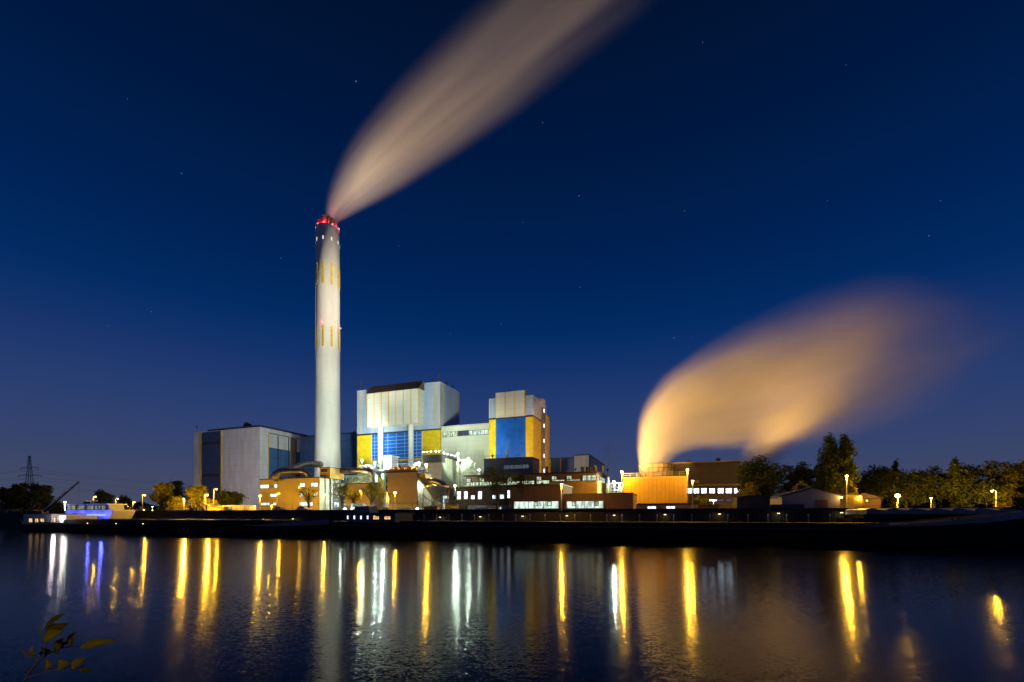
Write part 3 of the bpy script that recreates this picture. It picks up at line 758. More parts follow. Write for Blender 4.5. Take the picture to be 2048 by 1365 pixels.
t = T('gatehouse', 'small yellow-lit gatehouse with hipped roof between the two brightest right-hand lamps', 'house', 1762, QD(1762, 20), QA)
xl = t.fx(1722); ze = t.z(997); 
t.part('wall', MB().box(xl, 0, 0, 6, 0, ze), OCHRE)
t.part('roof', MB().add([(xl-.4, -.4, ze+.01), (.4, -.4, ze+.01), (.4, 6.4, ze+.01), (xl-.4, 6.4, ze+.01), (xl*.6, 3, t.z(985)), (xl*.5, 3, t.z(985))],
   [(0,1,5,4), (1,2,5), (2,3,4,5), (3,0,4), (3,2,1,0)]), BEIGE)
t.window(1730, 1737, 999, 1005, W_WARM)
t = T('garage_block', 'low pale yellow-lit garage block with flat roof right of the gabled shed', 'garage', 1724, QD(1724, 14), QA)
xl = t.fx(1682); zt = t.z(993)
t.part('wall', MB().box(xl, 0, 0, 5, 0, zt), BEIGE); t.part('roof', MB().box(xl-.3, .3, -.4, 5.2, zt+.01, zt+.3), OCHRE)
t.part('door', MB().box(xl*.75, xl*.4, -.06, 0, 0, zt-.6), OCHRE)
t = T('brick_hut', 'small low brick hut with sloping roof left of the white office container', 'hut', 446, QD(446, 8), QA)
xl = t.fx(415); zt = t.z(1013)
t.part('wall', MB().box(xl, 0, 0, 4, 0, zt), OCHRE); t.part('roof', MB().prism([(xl-.3, zt+.01), (.5, zt-.6), (.5, zt-.4), (xl-.3, zt+.5)], -.2, 4.2), BROWNROOF)
t = T('far_left_shed', 'pale ribbed shed at the left edge behind the barge crane', 'shed', 68, QD(68, 4), QA)
xl = t.fx(24); zt = t.z(1020.5)
t.part('wall', MB().box(xl, 0, 0, 6, -2, zt), SHEDW); t.part('roof', MB().box(xl-.2, .2, -.3, 6.2, zt+.01, zt+.35), DARKTRIM)
t.part('door', MB().box(xl*.5, xl*.1, -.08, 0, -1, zt-2), OCHRE)
t = T('left_edge_building', 'dark blue-grey building at the far left edge of the quay', 'building', 26, QD(26, 1), QA)
xl = t.fx(-40); zt = t.z(1017)
t.part('wall', MB().box(xl, 0, 0, 6, -2, zt), DARKBLUE); t.part('roof', MB().box(xl-.2, .2, -.2, 6.2, zt+.01, zt+.3), DARKTRIM)
t = T('orange_container', 'row-end rusty orange shipping container near the left street lamps', 'container', 262, QD(262, 22), QA)
xl = t.fx(226); zt = t.z(1019)
t.part('body', MB().box(xl, 0, 0, 2.5, 0, zt), ORP); rb = MB()
for j in range(16): rb.box(xl*(j+.3)/16, xl*(j+.7)/16, -.06, 0, .1, zt-.1)
t.part('corrugation', rb, ORP)

# ------------------------------------------------------------------ plant: office building with ducts, filter houses etc.
O = T('switchgear_building', 'beige three-storey plant building with bright scattered windows and ducts on its roof', 'building', 638, 156)
xl = O.fx(520); zt = O.z(956); yr = O.sy(665)
O.part('wall', MB().box(xl, 0, 0, yr, -.5, zt), BEIGE)
O.part('roof_edge', MB().box(xl-.2, .15, -.2, yr, zt+.01, zt+.3), DARKTRIM)
O.part('side_cladding', MB().box(.02, .15, .05, yr-.05, 0, zt-.1), PALEGREEN)
for a_, b_, yt, yb in ((521, 538.5, 970, 977), (549, 555, 969, 976), (600, 610.5, 967, 974), (622.5, 636, 966, 974),
                       (541, 554, 988, 994), (600, 607, 986.5, 993.5), (628, 635.5, 985.5, 992), (523, 540, 1006, 1011), (547, 553, 1006, 1011), (600, 626, 1004.5, 1012)):
    O.window(a_, b_, yt, yb, W_BRIGHT, nx=max(1, int((b_-a_)/5)), fw=.08)
O.panel('blind', 540, 548, 970, 976.5, GREYC, t=.1)
def duct(name, label, pts, r, mat=DUCT, cat='duct', ang=20, legs=()):
    """thick round duct through photo points (px, py, depth)"""
    w_ = [P(*p) for p in pts]
    # smooth the corners
    path = []
    for i in range(len(w_)):
        if 0 < i < len(w_)-1:
            a_, b_, c_ = w_[i-1], w_[i], w_[i+1]
            p0 = b_ + (a_-b_)*min(.45, 3*r/max(.1, (a_-b_).length)); p2 = b_ + (c_-b_)*min(.45, 3*r/max(.1, (c_-b_).length))
            for k in range(6):
                q_ = k/5; path.append(p0*(1-q_)**2 + b_*2*q_*(1-q_) + p2*q_*q_)
        else: path.append(w_[i])
    base = Vector((w_[0].x, w_[0].y, min(p.z for p in w_)-r))
    o = bpy.data.objects.new(name, None); col.objects.link(o); o.location = base
    tag(o, label, cat)
    MB().tube([p-base for p in path], r, 18).build('pipe', mat, o, smooth=True)
    fl = MB()
    for i in range(0, len(path)-1):
        a_, b_ = path[i]-base, path[i+1]-base; L_ = (b_-a_).length
        for q_ in [k*4.5/L_ for k in range(1, int(L_/4.5)+1)] + ([0.02] if i % 6 == 0 else []):
            m_ = a_+(b_-a_)*q_; d = (b_-a_).normalized()*.08; fl.tube([m_-d, m_+d], r*1.06, 18)
    if fl.v: fl.build('flange', DARKM, o)
    return o
duct('flue_duct', 'fat silver duct looping low over the plant building roof', [(551, 962, 160), (556, 947, 160), (575, 944, 160), (603, 943, 160), (616, 947, 160), (620, 962, 160)], .95)
duct('flue_duct', 'broad silver duct climbing from the roof towards the chimney foot', [(546, 960, 168), (553, 945, 168), (585, 939, 172), (603, 930, 180), (642, 929, 190)], 1.25)
duct('flue_duct', 'long brown pipe running right from the ochre junction box then bending down', [(660, 942.5, 165), (736, 941.5, 160), (750, 950, 159), (750, 985, 159)], 1.05)
duct('flue_duct', 'pale pipe bridge in front of the boiler house foot', [(744, 944, 170), (800, 943, 166)], .9)
jb = T('duct_junction_box', 'ochre duct junction box at the right end of the plant building roof', 'duct box', 660, 158)
jb.part('box', MB().box(jb.fx(640), 0, 0, 7, zt*0+jb.z(957), jb.z(936)), OCHRE)
jb.part('lid', MB().box(jb.fx(640)-.2, .2, -.2, 7.2, jb.z(936)+.01, jb.z(936)+.3), DARKTRIM)
jb.part('louvre', MB().box(jb.fx(642), jb.fx(655), -.1, 0, jb.z(944), jb.z(938)), DARKTRIM)
for xx_ in (-.4, jb.fx(640)): jb.part('support', MB().box(xx_, xx_+.4, .2, .6, 0, jb.z(957)), DARKM)

def lattice(t, name, x0, x1, y0, y1, z0, z1, nx, ny, nz, w=.16, mat=STEEL, brace=True):
    mb = MB()
    X_ = [x0+(x1-x0)*i/nx for i in range(nx+1)]; Y_ = [y0+(y1-y0)*i/ny for i in range(ny+1)]; Z_ = [z0+(z1-z0)*i/nz for i in range(nz+1)]
    for x in X_:
        for y in Y_: mb.box(x-w/2, x+w/2, y-w/2, y+w/2, z0, z1)
    for z in Z_[1:]:
        for y in Y_: mb.box(x0, x1, y-w/2.4, y+w/2.4, z-w/2, z+w/2.1)
        for x in X_: mb.box(x-w/2.5, x+w/2.5, y0, y1, z-w/2.2, z+w/2.2)
    if brace:
        for i in range(nx):
            for k in range(nz):
                a_, b_ = (X_[i], y0, Z_[k]), (X_[i+1], y0, Z_[k+1])
                if (i+k) % 2: a_, b_ = (X_[i+1], y0, Z_[k]), (X_[i], y0, Z_[k+1])
                mb.bar(a_, b_, w*.7)
    return t.part(name, mb, mat)

# lit process yard between chimney and boiler house
Yd = T('process_yard_frame', 'open steel platform full of pipes and white lights under the blue glazing', 'steel platform', 850, 172)
xl = Yd.fx(718); z0_ = Yd.z(945); z1_ = Yd.z(925)
lattice(Yd, 'frame', xl, 0, 0, 9, 0, z0_, 10, 2, 4, .2, GSTEEL)
Yd.part('deck', MB().box(xl-.5, .5, -.5, 9.5, z0_+.1, z0_+.35), GSTEEL)
lattice(Yd, 'upper_frame', xl, 0, .5, 8.5, z0_+.36, z1_, 12, 1, 2, .14, STEEL)
pp = MB(); random.seed(4)
for j in range(26):
    x_ = xl+random.random()*(-xl); y_ = 1+random.random()*7; z_ = z0_+.5+random.random()*4
    ln = 2+random.random()*6
    if random.random() < .5: pp.tube([(x_, y_, z_), (min(x_+ln, 0), y_, z_), (min(x_+ln, 0), y_, z_-2)], .12+.2*random.random(), 8)
    else: pp.cyl(x_, y_, z0_+.36, z_+1.5, .3+.5*random.random(), n=10)
Yd.part('pipework', pp, STEEL)
Yd.part('white_cabin', MB().box(Yd.fx(768, 0), Yd.fx(783, 0), 0, 4.5, z0_+.36, Yd.z(909)), HULLW)
Yd.part('cabin_roof', MB().box(Yd.fx(766, 0), Yd.fx(785, 0), -.3, 4.8, Yd.z(909)+.01, Yd.z(909)+.3), HULLW)
rl = MB()
for j in range(24): x_ = xl*(j/23); rl.cyl(x_, -.4, z0_+.35, z0_+1.5, .05, n=4)
for z_ in (.95, 1.5): rl.tube([(xl, -.4, z0_+z_), (0, -.4, z0_+z_)], .05, 4)
Yd.part('railing', rl, STEEL)

Gs = T('gantry', 'yellow-green lit pipe gantry behind the young trees, right of the plant building', 'gantry', 742, 162)
xl = Gs.fx(668)
lattice(Gs, 'frame', xl, 0, 0, 8, 0, Gs.z(950), 6, 1, 5, .22, GSTEEL)
for k, py in enumerate((966, 984, 1003)): Gs.part('floor_slab', MB().box(xl, -.1, .2, 8, Gs.z(py), Gs.z(py)+.3), PALEGREEN)
Gs.part('rear_wall', MB().box(xl, 0, 8.2, 8.6, 0, Gs.z(952)), YELLOW)
for k, (a_, b_, yt, yb) in enumerate(((670, 688, 969, 976), (672, 690, 986, 993), (668, 690, 1005, 1014), (700, 712, 972, 980))):
    Gs.window(a_, b_, yt, yb, W_BRIGHT, ly=8.15, nx=4, fw=.1)
pp = MB(); random.seed(5)
for j in range(16):
    x_ = xl+random.random()*(-xl)*.9; z_ = 1+random.random()*12
    pp.tube([(x_, 2+random.random()*4, z_), (min(0, x_+2+4*random.random()), 3, z_), (min(0, x_+4), 3, z_-2)], .18+.2*random.random(), 8)
    if j % 3 == 0: pp.cyl(x_, 4, 0, 4+random.random()*5, .8, .8, 14)
Gs.part('pipework', pp, STEEL)
Bw = T('brown_annex_wall', 'plain brown annex box behind the young trees', 'annex', 742, 150)
Bw.part('wall', MB().box(Bw.fx(690), 0, 0, 5, 0, Bw.z(967)), TAUPE)
Bw.part('roof', MB().box(Bw.fx(690)-.1, .1, -.1, 5.1, Bw.z(967)+.01, Bw.z(967)+.25), DARKTRIM)

Fh = T('filter_house', 'dark brown windowless filter house behind the brightest middle sodium lamp', 'building', 834, 144)
xl = Fh.fx(775); zt = Fh.z(944.5); yr = Fh.sy(862)
Fh.part('wall', MB().box(xl, 0, 0, yr, Fh.z(1009), zt), TAUPE)
Fh.part('base', MB().box(xl+.1, -.1, .1, yr, 0, Fh.z(1009)-.02), CONCRETE)
Fh.part('roof', MB().box(xl-.4, .4, -.4, yr, zt+.01, zt+.45), DARKTRIM)
rf = MB(); random.seed(9)
for j in range(12):
    x_ = xl+.5+(-xl-1.5)*j/11; hh = .6+1.0*random.random()
    rf.box(x_-.35, x_+.35, .4, 1.6, zt+.46, zt+.46+hh)
    if j % 3 == 0: rf.tube([(x_, 2, zt+.5), (x_, 2, zt+2), (x_+1.5, 2, zt+2)], .2, 6)
Fh.part('roof_machinery', rf, ORP)
Fh.part('side_cladding', MB().box(.02, .18, .2, yr-.2, 1.5, zt-1.2), surf('mottled_sheet', (.4, .34, .28), .35, metal=.5, var=.8, nscale=2.2))
Fh.part('sloped_duct', MB().prismx([(.5, zt-.3), (yr+4, zt-5), (yr+4, zt-7), (.5, zt-1.6)], .4, 2.6), OCHRE)
duct('curved_duct', 'big orange-lit duct arching down beside the filter house', [(858, 962, 142), (876, 964, 140), (893, 974, 138), (901, 990, 136), (903, 1012, 136)], 1.0)
hp = T('silver_hopper', 'silver cone-shaped hopper under the arched duct', 'hopper', 868, 136)
zt_ = hp.z(975)
hp.part('cone', MB().cyl(0, 3, hp.z(1003), zt_, 1.2, 4.2, 20).cyl(0, 3, zt_+.01, zt_+.5, 4.3, 4.3, 20), STEEL)
for sx in (-1, 1):
    for sy_ in (0, 6): hp.part('leg', MB().bar((sx*4, sy_, 0), (sx*3.6, 3+(sy_-3)*.9, zt_), .3), STEEL)
for sx in (-1, 1): hp.part('brace', MB().bar((sx*4, -.05*sx, 0), (-sx*4, -.05*sx, zt_*.7), .2), STEEL)
sl = T('lift_frame', 'narrow glass-sided silo lift frame next to the orange excavator', 'lift frame', 895, 128)
lattice(sl, 'frame', sl.fx(882), 0, 0, 2, 0, sl.z(990), 1, 1, 4, .18, DARKM, brace=False)
sl.part('glass_shaft', MB().box(sl.fx(884.5), sl.fx(892.5), .5, 1.6, .2, sl.z(992)), W_WHITE)

Gb = T('grey_filter_tower', 'grey ribbed block with overhanging lamp-topped hood right of the blue glazing', 'building', 882, 168)
xl = Gb.fx(856); zt = Gb.z(914); yr = Gb.sy(914)
Gb.part('wall', MB().box(xl, 0, 0, yr, 0, zt), TAUPE)
Gb.part('side_cladding', MB().box(.02, .2, .1, yr-.1, 0, zt-.2), GREYC)
Gb.part('hood', MB().box(Gb.fx(846, -2), .3, -2, 3, Gb.z(925), zt+.6), DARKTRIM)
Gb.part('roof_edge', MB().box(xl, .4, 3.02, yr+.2, zt+.01, zt+.4), DARKTRIM)
for px in (848, 855, 863, 872, 879):
    x_ = Gb.fx(px, -1.5); z_ = zt+.6
    f_ = Gb.part('roof_lamp', MB().cyl(x_, -1.5, z_+.01, z_+1.0, .06, n=5).box(x_-.25, x_+.25, -1.8, -1.4, z_+1.0, z_+1.3), DARKM)
    MB().box(x_-.22, x_+.22, -1.9, -1.81, z_+1.02, z_+1.28).build('lamp_glass', E_WHT, f_)
for px in (888, 895, 903, 910):
    y_ = Gb.sy(px, .3)
    f_ = Gb.part('roof_lamp', MB().cyl(.3, y_, zt+.41, zt+1.4, .06, n=5), DARKM)
    MB().ball((.3, y_, zt+1.55), .2, n=8).build('lamp_glass', E_WHT, f_)
rl = MB().tube([(Gb.fx(846, -2), -1.9, zt+1.7), (.3, -1.9, zt+1.7), (.3, yr, zt+1.7)], .05, 4)
Gb.part('railing', rl, STEEL)
St = T('stair_scaffold', 'green-lit lattice stair tower between grey block and link hall', 'stair tower', 940, 166)
lattice(St, 'frame', St.fx(915), 0, 0, 4, 0, St.z(920), 2, 1, 8, .22, GSTEEL)
sp_ = MB()
for k in range(8):
    z_ = St.z(920)*k/8; x0, x1 = St.fx(917), -.4
    if k % 2: x0, x1 = x1, x0
    d = (St.z(920)/8)
    sp_.bar((x0, 2, z_), (x1, 2, z_+d), .5)
St.part('stairs', sp_, STEEL)
Pl = T('pipe_rack', 'white-lit pipe rack behind the workshop end, left of the blue building', 'pipe rack', 966, 165)
lattice(Pl, 'frame', Pl.fx(938), 0, 0, 3, 0, Pl.z(944), 5, 1, 5, .2, STEEL)
pp = MB()
for k in range(5): pp.tube([(Pl.fx(936), .5+.5*k, Pl.z(952)+.7*k), (0, .5+.5*k, Pl.z(952)+.7*k)], .28, 8)
Pl.part('pipework', pp, STEEL)
Pr = T('pipe_bridge', 'small white-lit pipe bridge between workshop end and cooling tower', 'pipe bridge', 1246, 140)
lattice(Pr, 'frame', Pr.fx(1213), 0, 0, 2.5, 0, Pr.z(966), 4, 1, 4, .16, STEEL)
pp = MB()
for k in range(4): pp.tube([(Pr.fx(1211), .5+.5*k, Pr.z(990)+.8*k), (0, .5+.5*k, Pr.z(990)+.8*k)], .22, 8)
pp.cyl(Pr.fx(1216), 1, 0, Pr.z(953), .45, .45, 12)
Pr.part('pipework', pp, STEEL)

# excavator, skips and tents on the quay edge
ex = T('excavator', 'orange excavator with raised arm on the quay', 'excavator', 902, QD(902, 10), 0)
ex.part('track', MB().box(-1.9, 1.9, -1.2, -.6, 0, .8).box(-1.9, 1.9, .7, 1.3, 0, .8), DARKM, bevel=.2)
ex.part('body', MB().box(-1.6, 1.9, -1.2, 1.2, .85, 2.0), ORP, bevel=.15)
cb = ex.part('cab', MB().box(-1.7, -.3, -1.1, .2, 2.01, 3.3), ORP, bevel=.1)
MB().box(-1.5, -.5, -1.14, -1.1, 2.3, 3.1).build('window', W_DIM, cb)
ex.part('boom', MB().tube([(-.2, .3, 1.8), (-.6, .3, 4.6), (-.2, .3, 6.4)], [.3, .28, .2], 8), ORP)
ex.part('arm', MB().tube([(-.2, .3, 6.4), (.9, .3, 4.2)], [.2, .14], 8), ORP)
ex.part('bucket', MB().prism([(.6, 4.2), (1.3, 4.0), (1.4, 3.2), (.8, 3.2)], -.1, .8), DARKM)
t = T('skip', 'orange open skip standing on the quay by the hopper', 'skip', 875, QD(875, 5), QA)
xl = t.fx(846); t.part('body', MB().prism([(xl+.4, 0), (-.4, 0), (0, 1.3), (xl, 1.3)], 0, 1.8), ORP); rb = MB()
for j in range(7): x_ = xl*(j+.5)/7; rb.box(x_-.06, x_+.06, -.06, 0, .2, 1.3)
t.part('rib', rb, ORP)
t = T('skip', 'brown flat load of timber on the quay beside the skip', 'timber stack', 832, QD(832, 8), QA)
t.o.name = 'timber_stack'
for k in range(3): t.part('beam', MB().box(t.fx(790), 0, .7*k, .7*k+.6, 0, .75+.1*k), BROWNC)
def tent(px0, px1, py, lab, off=7):
    t = T('white_tent', lab, 'tent', px1, QD(px1, off), QA)
    xl = t.fx(px0); h_ = t.z(py)
    t.part('side', MB().box(xl, 0, 0, 4, 0, h_*.6), HULLW)
    t.part('roof', MB().add([(xl-.1, -.1, h_*.6+.01), (.1, -.1, h_*.6+.01), (.1, 4.1, h_*.6+.01), (xl-.1, 4.1, h_*.6+.01), (xl/2, 2, h_)], [(0,1,4), (1,2,4), (2,3,4), (3,0,4), (3,2,1,0)]), HULLW)
tent(952, 977, 1012, 'small white pointed tent on the quay before the office wing')
containers('site_cabin', 'long pale site cabin on the quay left of the canteen block', 'cabin', 936, 1019, 1011, 12, HULLW, ((996, 1003, 1014, 1019),), W_GREEN)
t = T('white_silo', 'slim white cone-topped silo beside the young trees', 'silo', 773, QD(773, 12), 0)
t.part('body', MB().cyl(0, 0, 1.2, 3.6, .8, .8, 16), HULLW); t.part('cone', MB().cyl(0, 0, 3.61, 5.6, .8, .25, 16), HULLW)
lg = MB()
for a in range(4): lg.cyl(.6*math.cos(a*1.57), .6*math.sin(a*1.57), 0, 1.2, .07, n=5)
t.part('leg', lg, DARKM)
# parked van-like vehicles near the middle, seen as low pale shapes
def car(px, off, colr, label, L_=4.4, h_=1.5, cat='car', name='parked_car'):
    t = T(name, label, cat, px, QD(px, off), QA); hl = L_/2
    if h_ < 1.8: body = [(-hl, .35), (hl, .35), (hl, .8), (hl*.62, .95), (-hl, .92)]; cabp = [(-hl*.8, .93), (hl*.55, .93), (hl*.25, h_), (-hl*.6, h_)]
    else: body = [(-hl, .35), (hl, .35), (hl, .95), (hl*.75, 1.2), (hl*.75, 1.21), (-hl, 1.2)]; cabp = [(-hl, 1.21), (hl*.74, 1.21), (hl*.5, h_), (-hl*.97, h_)]
    t.part('body', MB().prism(body, -.85, .85), colr, bevel=.08)
    t.part('cabin', MB().prism(cabp, -.78, .78), colr, bevel=.08)
    t.part('window', MB().prism([(cabp[0][0]*.8, cabp[0][1]+.08), (cabp[1][0]*.8, cabp[1][1]+.08), (cabp[2][0]*.8, h_-.12), (cabp[3][0]*.8, h_-.12)], -.8, -.785), DARKM)
    for sx in (-.62, .62):
        for sy_ in (-.86, .66):
            t.part('wheel', MB().tube([(sx*hl, sy_, .33), (sx*hl, sy_+.2, .33)], .33, 14), DARKM)
car(560, 6, HULLW, 'white parked car under the leftmost lit windows of the plant building')
car(607, 6, HULLW, 'white parked car below the right half of the plant building', 4.6)
car(693, 7, STEEL, 'silver parked car behind the first young tree', 4.3)
car(721, 7, HULLW, 'white van parked between the young trees', 5.2, 2.2, 'van', 'parked_van')

# ------------------------------------------------------------------ fence along the quay at the left and middle
fe = T('wire_fence', 'thin wire fence with angled tops along the quay edge', 'fence', 1020, QD(1020, 2), QA)
x0f, x1f = fe.fx(90), 0
ps = MB(); k = int((x1f-x0f)/2.9)
for j in range(k+1):
    x_ = x0f+(x1f-x0f)*j/k; ps.cyl(x_, 0, -.1, 1.9, .055, n=4); ps.tube([(x_, 0, 1.9), (x_-.02, -.28, 2.2)], .03, 4)
fe.part('post', ps, DARKM)
wr = MB()
for z_ in (.5, 1.0, 1.5, 1.88): wr.tube([(x0f, 0, z_), (x1f, 0, z_)], .014, 3)
wr.tube([(x0f, -.25, 2.17), (x1f, -.25, 2.17)], .014, 3)
fe.part('wire', wr, DARKM)

# ------------------------------------------------------------------ boats
def hull_mesh(L_, Bm, zd, bow=0, stern=0, zl=-.6, n=40, bulge=.35, pbow=.14, pst=.06):
    """lofted hull, x 0..L (bow at L); returns MB and deck height function"""
    def half(t):
        b = Bm/2
        if t > 1-pbow: b *= max(.04, 1-((t-(1-pbow))/pbow)**2.2)
        if t < pst: b *= .72+.28*math.sqrt(t/pst)
        return b
    def deck(t):
        z = zd
        if t > 1-pbow*1.5: z += bow*((t-(1-pbow*1.5))/(pbow*1.5))**1.6
        if t < pst*2.2: z += stern*((pst*2.2-t)/(pst*2.2))**1.3
        return z
    mb = MB(); vs = []
    for i in range(n+1):
        t = i/n; h_ = half(t); z = deck(t); x = L_*t
        rake = (t-1+pbow)/pbow*3.0 if t > 1-pbow else 0
        vs += [(x-rake, -h_*.55+0, zl), (x-rake*.4, -h_, zl+1.0), (x, -h_*1.0, z), (x, h_, z), (x-rake*.4, h_, zl+1.0), (x-rake, h_*.55, zl)]
    fs = []
    for i in range(n):
        for k in range(6):
            k2 = (k+1) % 6; fs.append((i*6+k, (i+1)*6+k, (i+1)*6+k2, i*6+k2))
    fs += [(5,4,3,2,1,0), tuple(n*6+k for k in range(6))]
    return mb.add(vs, fs), half, deck
def strake(L_, half, deck, t0, t1, drop, n=26, off=.05, side=-1, rise=0):
    mb = MB(); vs = []
    for i in range(n+1):
        t = t0+(t1-t0)*i/n; h_ = half(t)+off; z = deck(t)
        d = drop*(i/n if rise > 0 else (1-i/n if rise < 0 else 1))
        d = max(d, .02)
        vs += [(L_*t, side*h_, z-d), (L_*t, side*h_, z+.08), (L_*t, side*(h_-.12), z+.08), (L_*t, side*(h_-.12), z-d)]
    fs = []
    for i in range(n):
        for k in range(4): k2 = (k+1) % 4; fs.append((i*4+k, i*4+k2, (i+1)*4+k2, (i+1)*4+k))
    fs += [(0,3,2,1), tuple(n*4+k for k in range(4))]
    return mb.add(vs, fs)
def boat(name, label, x0, x1, yc, cat='barge'):
    t = T.__new__(T); t.a = R(QA); wpos = Q.world((x0, yc, 0)); t.O = (wpos.x, wpos.y); t.z0 = 0
    o = bpy.data.objects.new(name, None); col.objects.link(o); o.location = wpos; o.rotation_euler = (0, 0, -t.a); tag(o, label, cat); t.o = o
    return t

# barge A (left), stern at the left with lit cabins
xa0, xa1 = Q.fx(30), Q.fx(641); LA = xa1-xa0
A1 = boat('cargo_barge', 'long black cargo barge at left with lit stern cabin windows and deck crane', xa0, xa1, 5.6)
mb, hf, dk = hull_mesh(LA, 11.2, 2.1, 1.5, .55)
A1.part('hull', mb, HULLB)
A1.part('sheer_strake', strake(LA, hf, dk, .0, .16, .75, rise=-1), HULLG)
A1.part('bow_strake', strake(LA, hf, dk, .80, .985, 1.05, rise=1), HULLG)
A1.part('hold_coaming', MB().box(LA*.18, LA*.86, -4.6, 4.6, 2.11, 3.1), HULLB)
hc = MB()
for j in range(14): x_ = LA*(.185+.0475*j); hc.box(x_, x_+LA*.043, -4.7, 4.7, 3.11, 3.3+.1*(j % 2))
A1.part('hatch_cover', hc, DARKM)
def bfx(t, px, ly): return t.fx(px, ly)
lyc = -4.0
cx0, cx1 = A1.fx(47, lyc), A1.fx(103, lyc)
A1.part('cabin', MB().box(cx0, cx1, lyc, 4.0, 2.5, A1.z(1029, cx0, lyc)), HULLW)
A1.part('cabin_roof', MB().box(cx0-.4, cx1+.3, lyc-.3, 4.3, A1.z(1029, cx0, lyc)+.01, A1.z(1029, cx0, lyc)+.2), DARKTRIM)
for a_, b_ in ((59, 66.5), (71, 78), (82, 89.5)): A1.window(a_, b_, 1037, 1045, W_WARM, ly=lyc, nx=2, fw=.1)
A1.part('wheelhouse', MB().box(cx1+.5, A1.fx(128, lyc), lyc+.5, 3.6, 2.4, A1.z(1033, cx1, lyc)), HULLW)
A1.window(103.5, 112.5, 1035.5, 1045, W_WARM, ly=lyc+.5, nx=2, fw=.1)
A1.part('lit_doorway', MB().prism([(A1.fx(119, lyc), 2.5), (A1.fx(125, lyc), 2.5), (A1.fx(127.5, lyc), A1.z(1032, cx1, lyc)), (A1.fx(116, lyc), A1.z(1032, cx1, lyc))], lyc+.2, lyc+.49), E_DOOR)
light('lamp_light', A1.o, (A1.fx(121, lyc), lyc-1.6, A1.z(1034, cx1, lyc)), (1, .85, .9), 500, radius=.3)
c0 = A1.pt(86, 1026, 0); c1 = A1.pt(158, 964, 0)
cr_ = A1.part('crane_boom', MB().tube([c0, c1], [.42, .26], 4), DARKM)
MB().tube([Vector(c0)+Vector((0, -.45, .1)), Vector(c0).lerp(Vector(c1), .8)+Vector((0, -.3, .1))], .16, 6).build('hydraulic_ram', HULLW, cr_)
MB().tube([c1, (c1[0], c1[1], c1[2]-8)], .03, 4).build('hoist_cable', WIRE, cr_)
A1.part('crane_base', MB().cyl(c0[0], 0, 2.3, c0[2]+.2, .6, .5, 12).box(c0[0]-1.2, c0[0]+1.0, -.8, .8, c0[2]-.6, c0[2]+.5), DARKM)
for t_ in (.03, .1, .2, .4, .6, .8, .92):
    bol = MB()
    for d_ in (0, .7): bol.cyl(LA*t_+d_, -hf(t_)*.93, dk(t_), dk(t_)+.5, .13, .16, 8)
    bol.box(LA*t_-.2, LA*t_+.9, -hf(t_)*.93-.15, -hf(t_)*.93+.15, dk(t_)-.05, dk(t_)+.06)
    A1.part('bollard', bol, DARKM)
for px, py in ((175, 1047), (232, 1051), (286, 1050)):
    p_ = A1.pt(px, py, -5.0); A1.part('deck_lamp', MB().ball((p_[0], -5.0, max(p_[2], 2.3)), .1, n=6), E_DIM)
rl = MB()
for j in range(11): x_ = .5+j*1.6; rl.cyl(x_, -4.6, dk(.04), dk(.04)+1.1, .03, n=4)
rl.tube([(.5, -4.6, dk(.04)+1.1), (16.5, -4.6, dk(.1)+1.2)], .03, 4)
A1.part('railing', rl, HULLW)

# barge B (middle to right), accommodation at its left end, bow off to the right
xb0, xb1 = Q.fx(648), Q.fx(2130); LB = xb1-xb0
B1_ = boat('cargo_barge', 'very long empty black barge filling the middle and right of the quay', xb0, xb1, 5.7)
mb, hf, dk = hull_mesh(LB, 11.4, 2.9, 2.3, .3, pbow=.13)
B1_.part('hull', mb, HULLB)
B1_.part('bow_strake', strake(LB, hf, dk, .80, .99, .95, rise=1), HULLG)
B1_.part('hold_coaming', MB().box(LB*.15, LB*.84, -4.7, 4.7, 2.91, 3.25), HULLB)
B1_.part('rubbing_strip', MB().box(LB*.03, LB*.82, -5.78, -5.68, 2.3, 2.5), DARKM)
ly = -3.4
x0_, x1_ = B1_.fx(692, ly), B1_.fx(790, ly)
x0_ = max(x0_, .8)
zc_ = B1_.z(1027, x0_, ly)
B1_.part('cabin', MB().box(x0_, x1_, ly, 3.6, 3.0, zc_-.1), DARKBLUE)
B1_.part('cabin_roof', MB().box(x0_-.3, x1_+.3, ly-.3, 3.9, zc_-.09, zc_+.1), DARKM)
for a_, b_ in ((747, 758.5), (769.5, 781.5)): B1_.window(a_, b_, 1033, 1039.5, W_WARM, ly=ly, nx=4, fw=.06)
B1_.part('wheelhouse', MB().prism([(x0_+.5, zc_+.11), (x0_+4.5, zc_+.11), (x0_+4.1, zc_+1.5), (x0_+.9, zc_+1.5)], -1.6, 1.6), HULLG)
for k in range(5): x_ = x0_+.3+1.6*k; B1_.part('porthole', MB().box(x_, x_+.35, ly-.06, ly-.01, 3.6, 4.3), W_BRIGHT)
rl = MB()
for j in range(18): x_ = LB*.02+j*1.4; rl.cyl(x_, -5.4, 2.9, 4.0, .03, n=4)
rl.tube([(LB*.02, -5.4, 4.0), (LB*.02+17*1.4, -5.4, 4.0)], .03, 4)
B1_.part('railing', rl, DARKM)
for t_ in (.05, .2, .35, .5, .65, .8, .9):
    bol = MB()
    for d_ in (0, .7): bol.cyl(LB*t_+d_, -hf(t_)*.95, dk(t_), dk(t_)+.45, .13, .16, 8)
    bol.box(LB*t_-.2, LB*t_+.9, -hf(t_)*.95-.15, -hf(t_)*.95+.15, dk(t_)-.05, dk(t_)+.06)
    B1_.part('bollard', bol, DARKM)

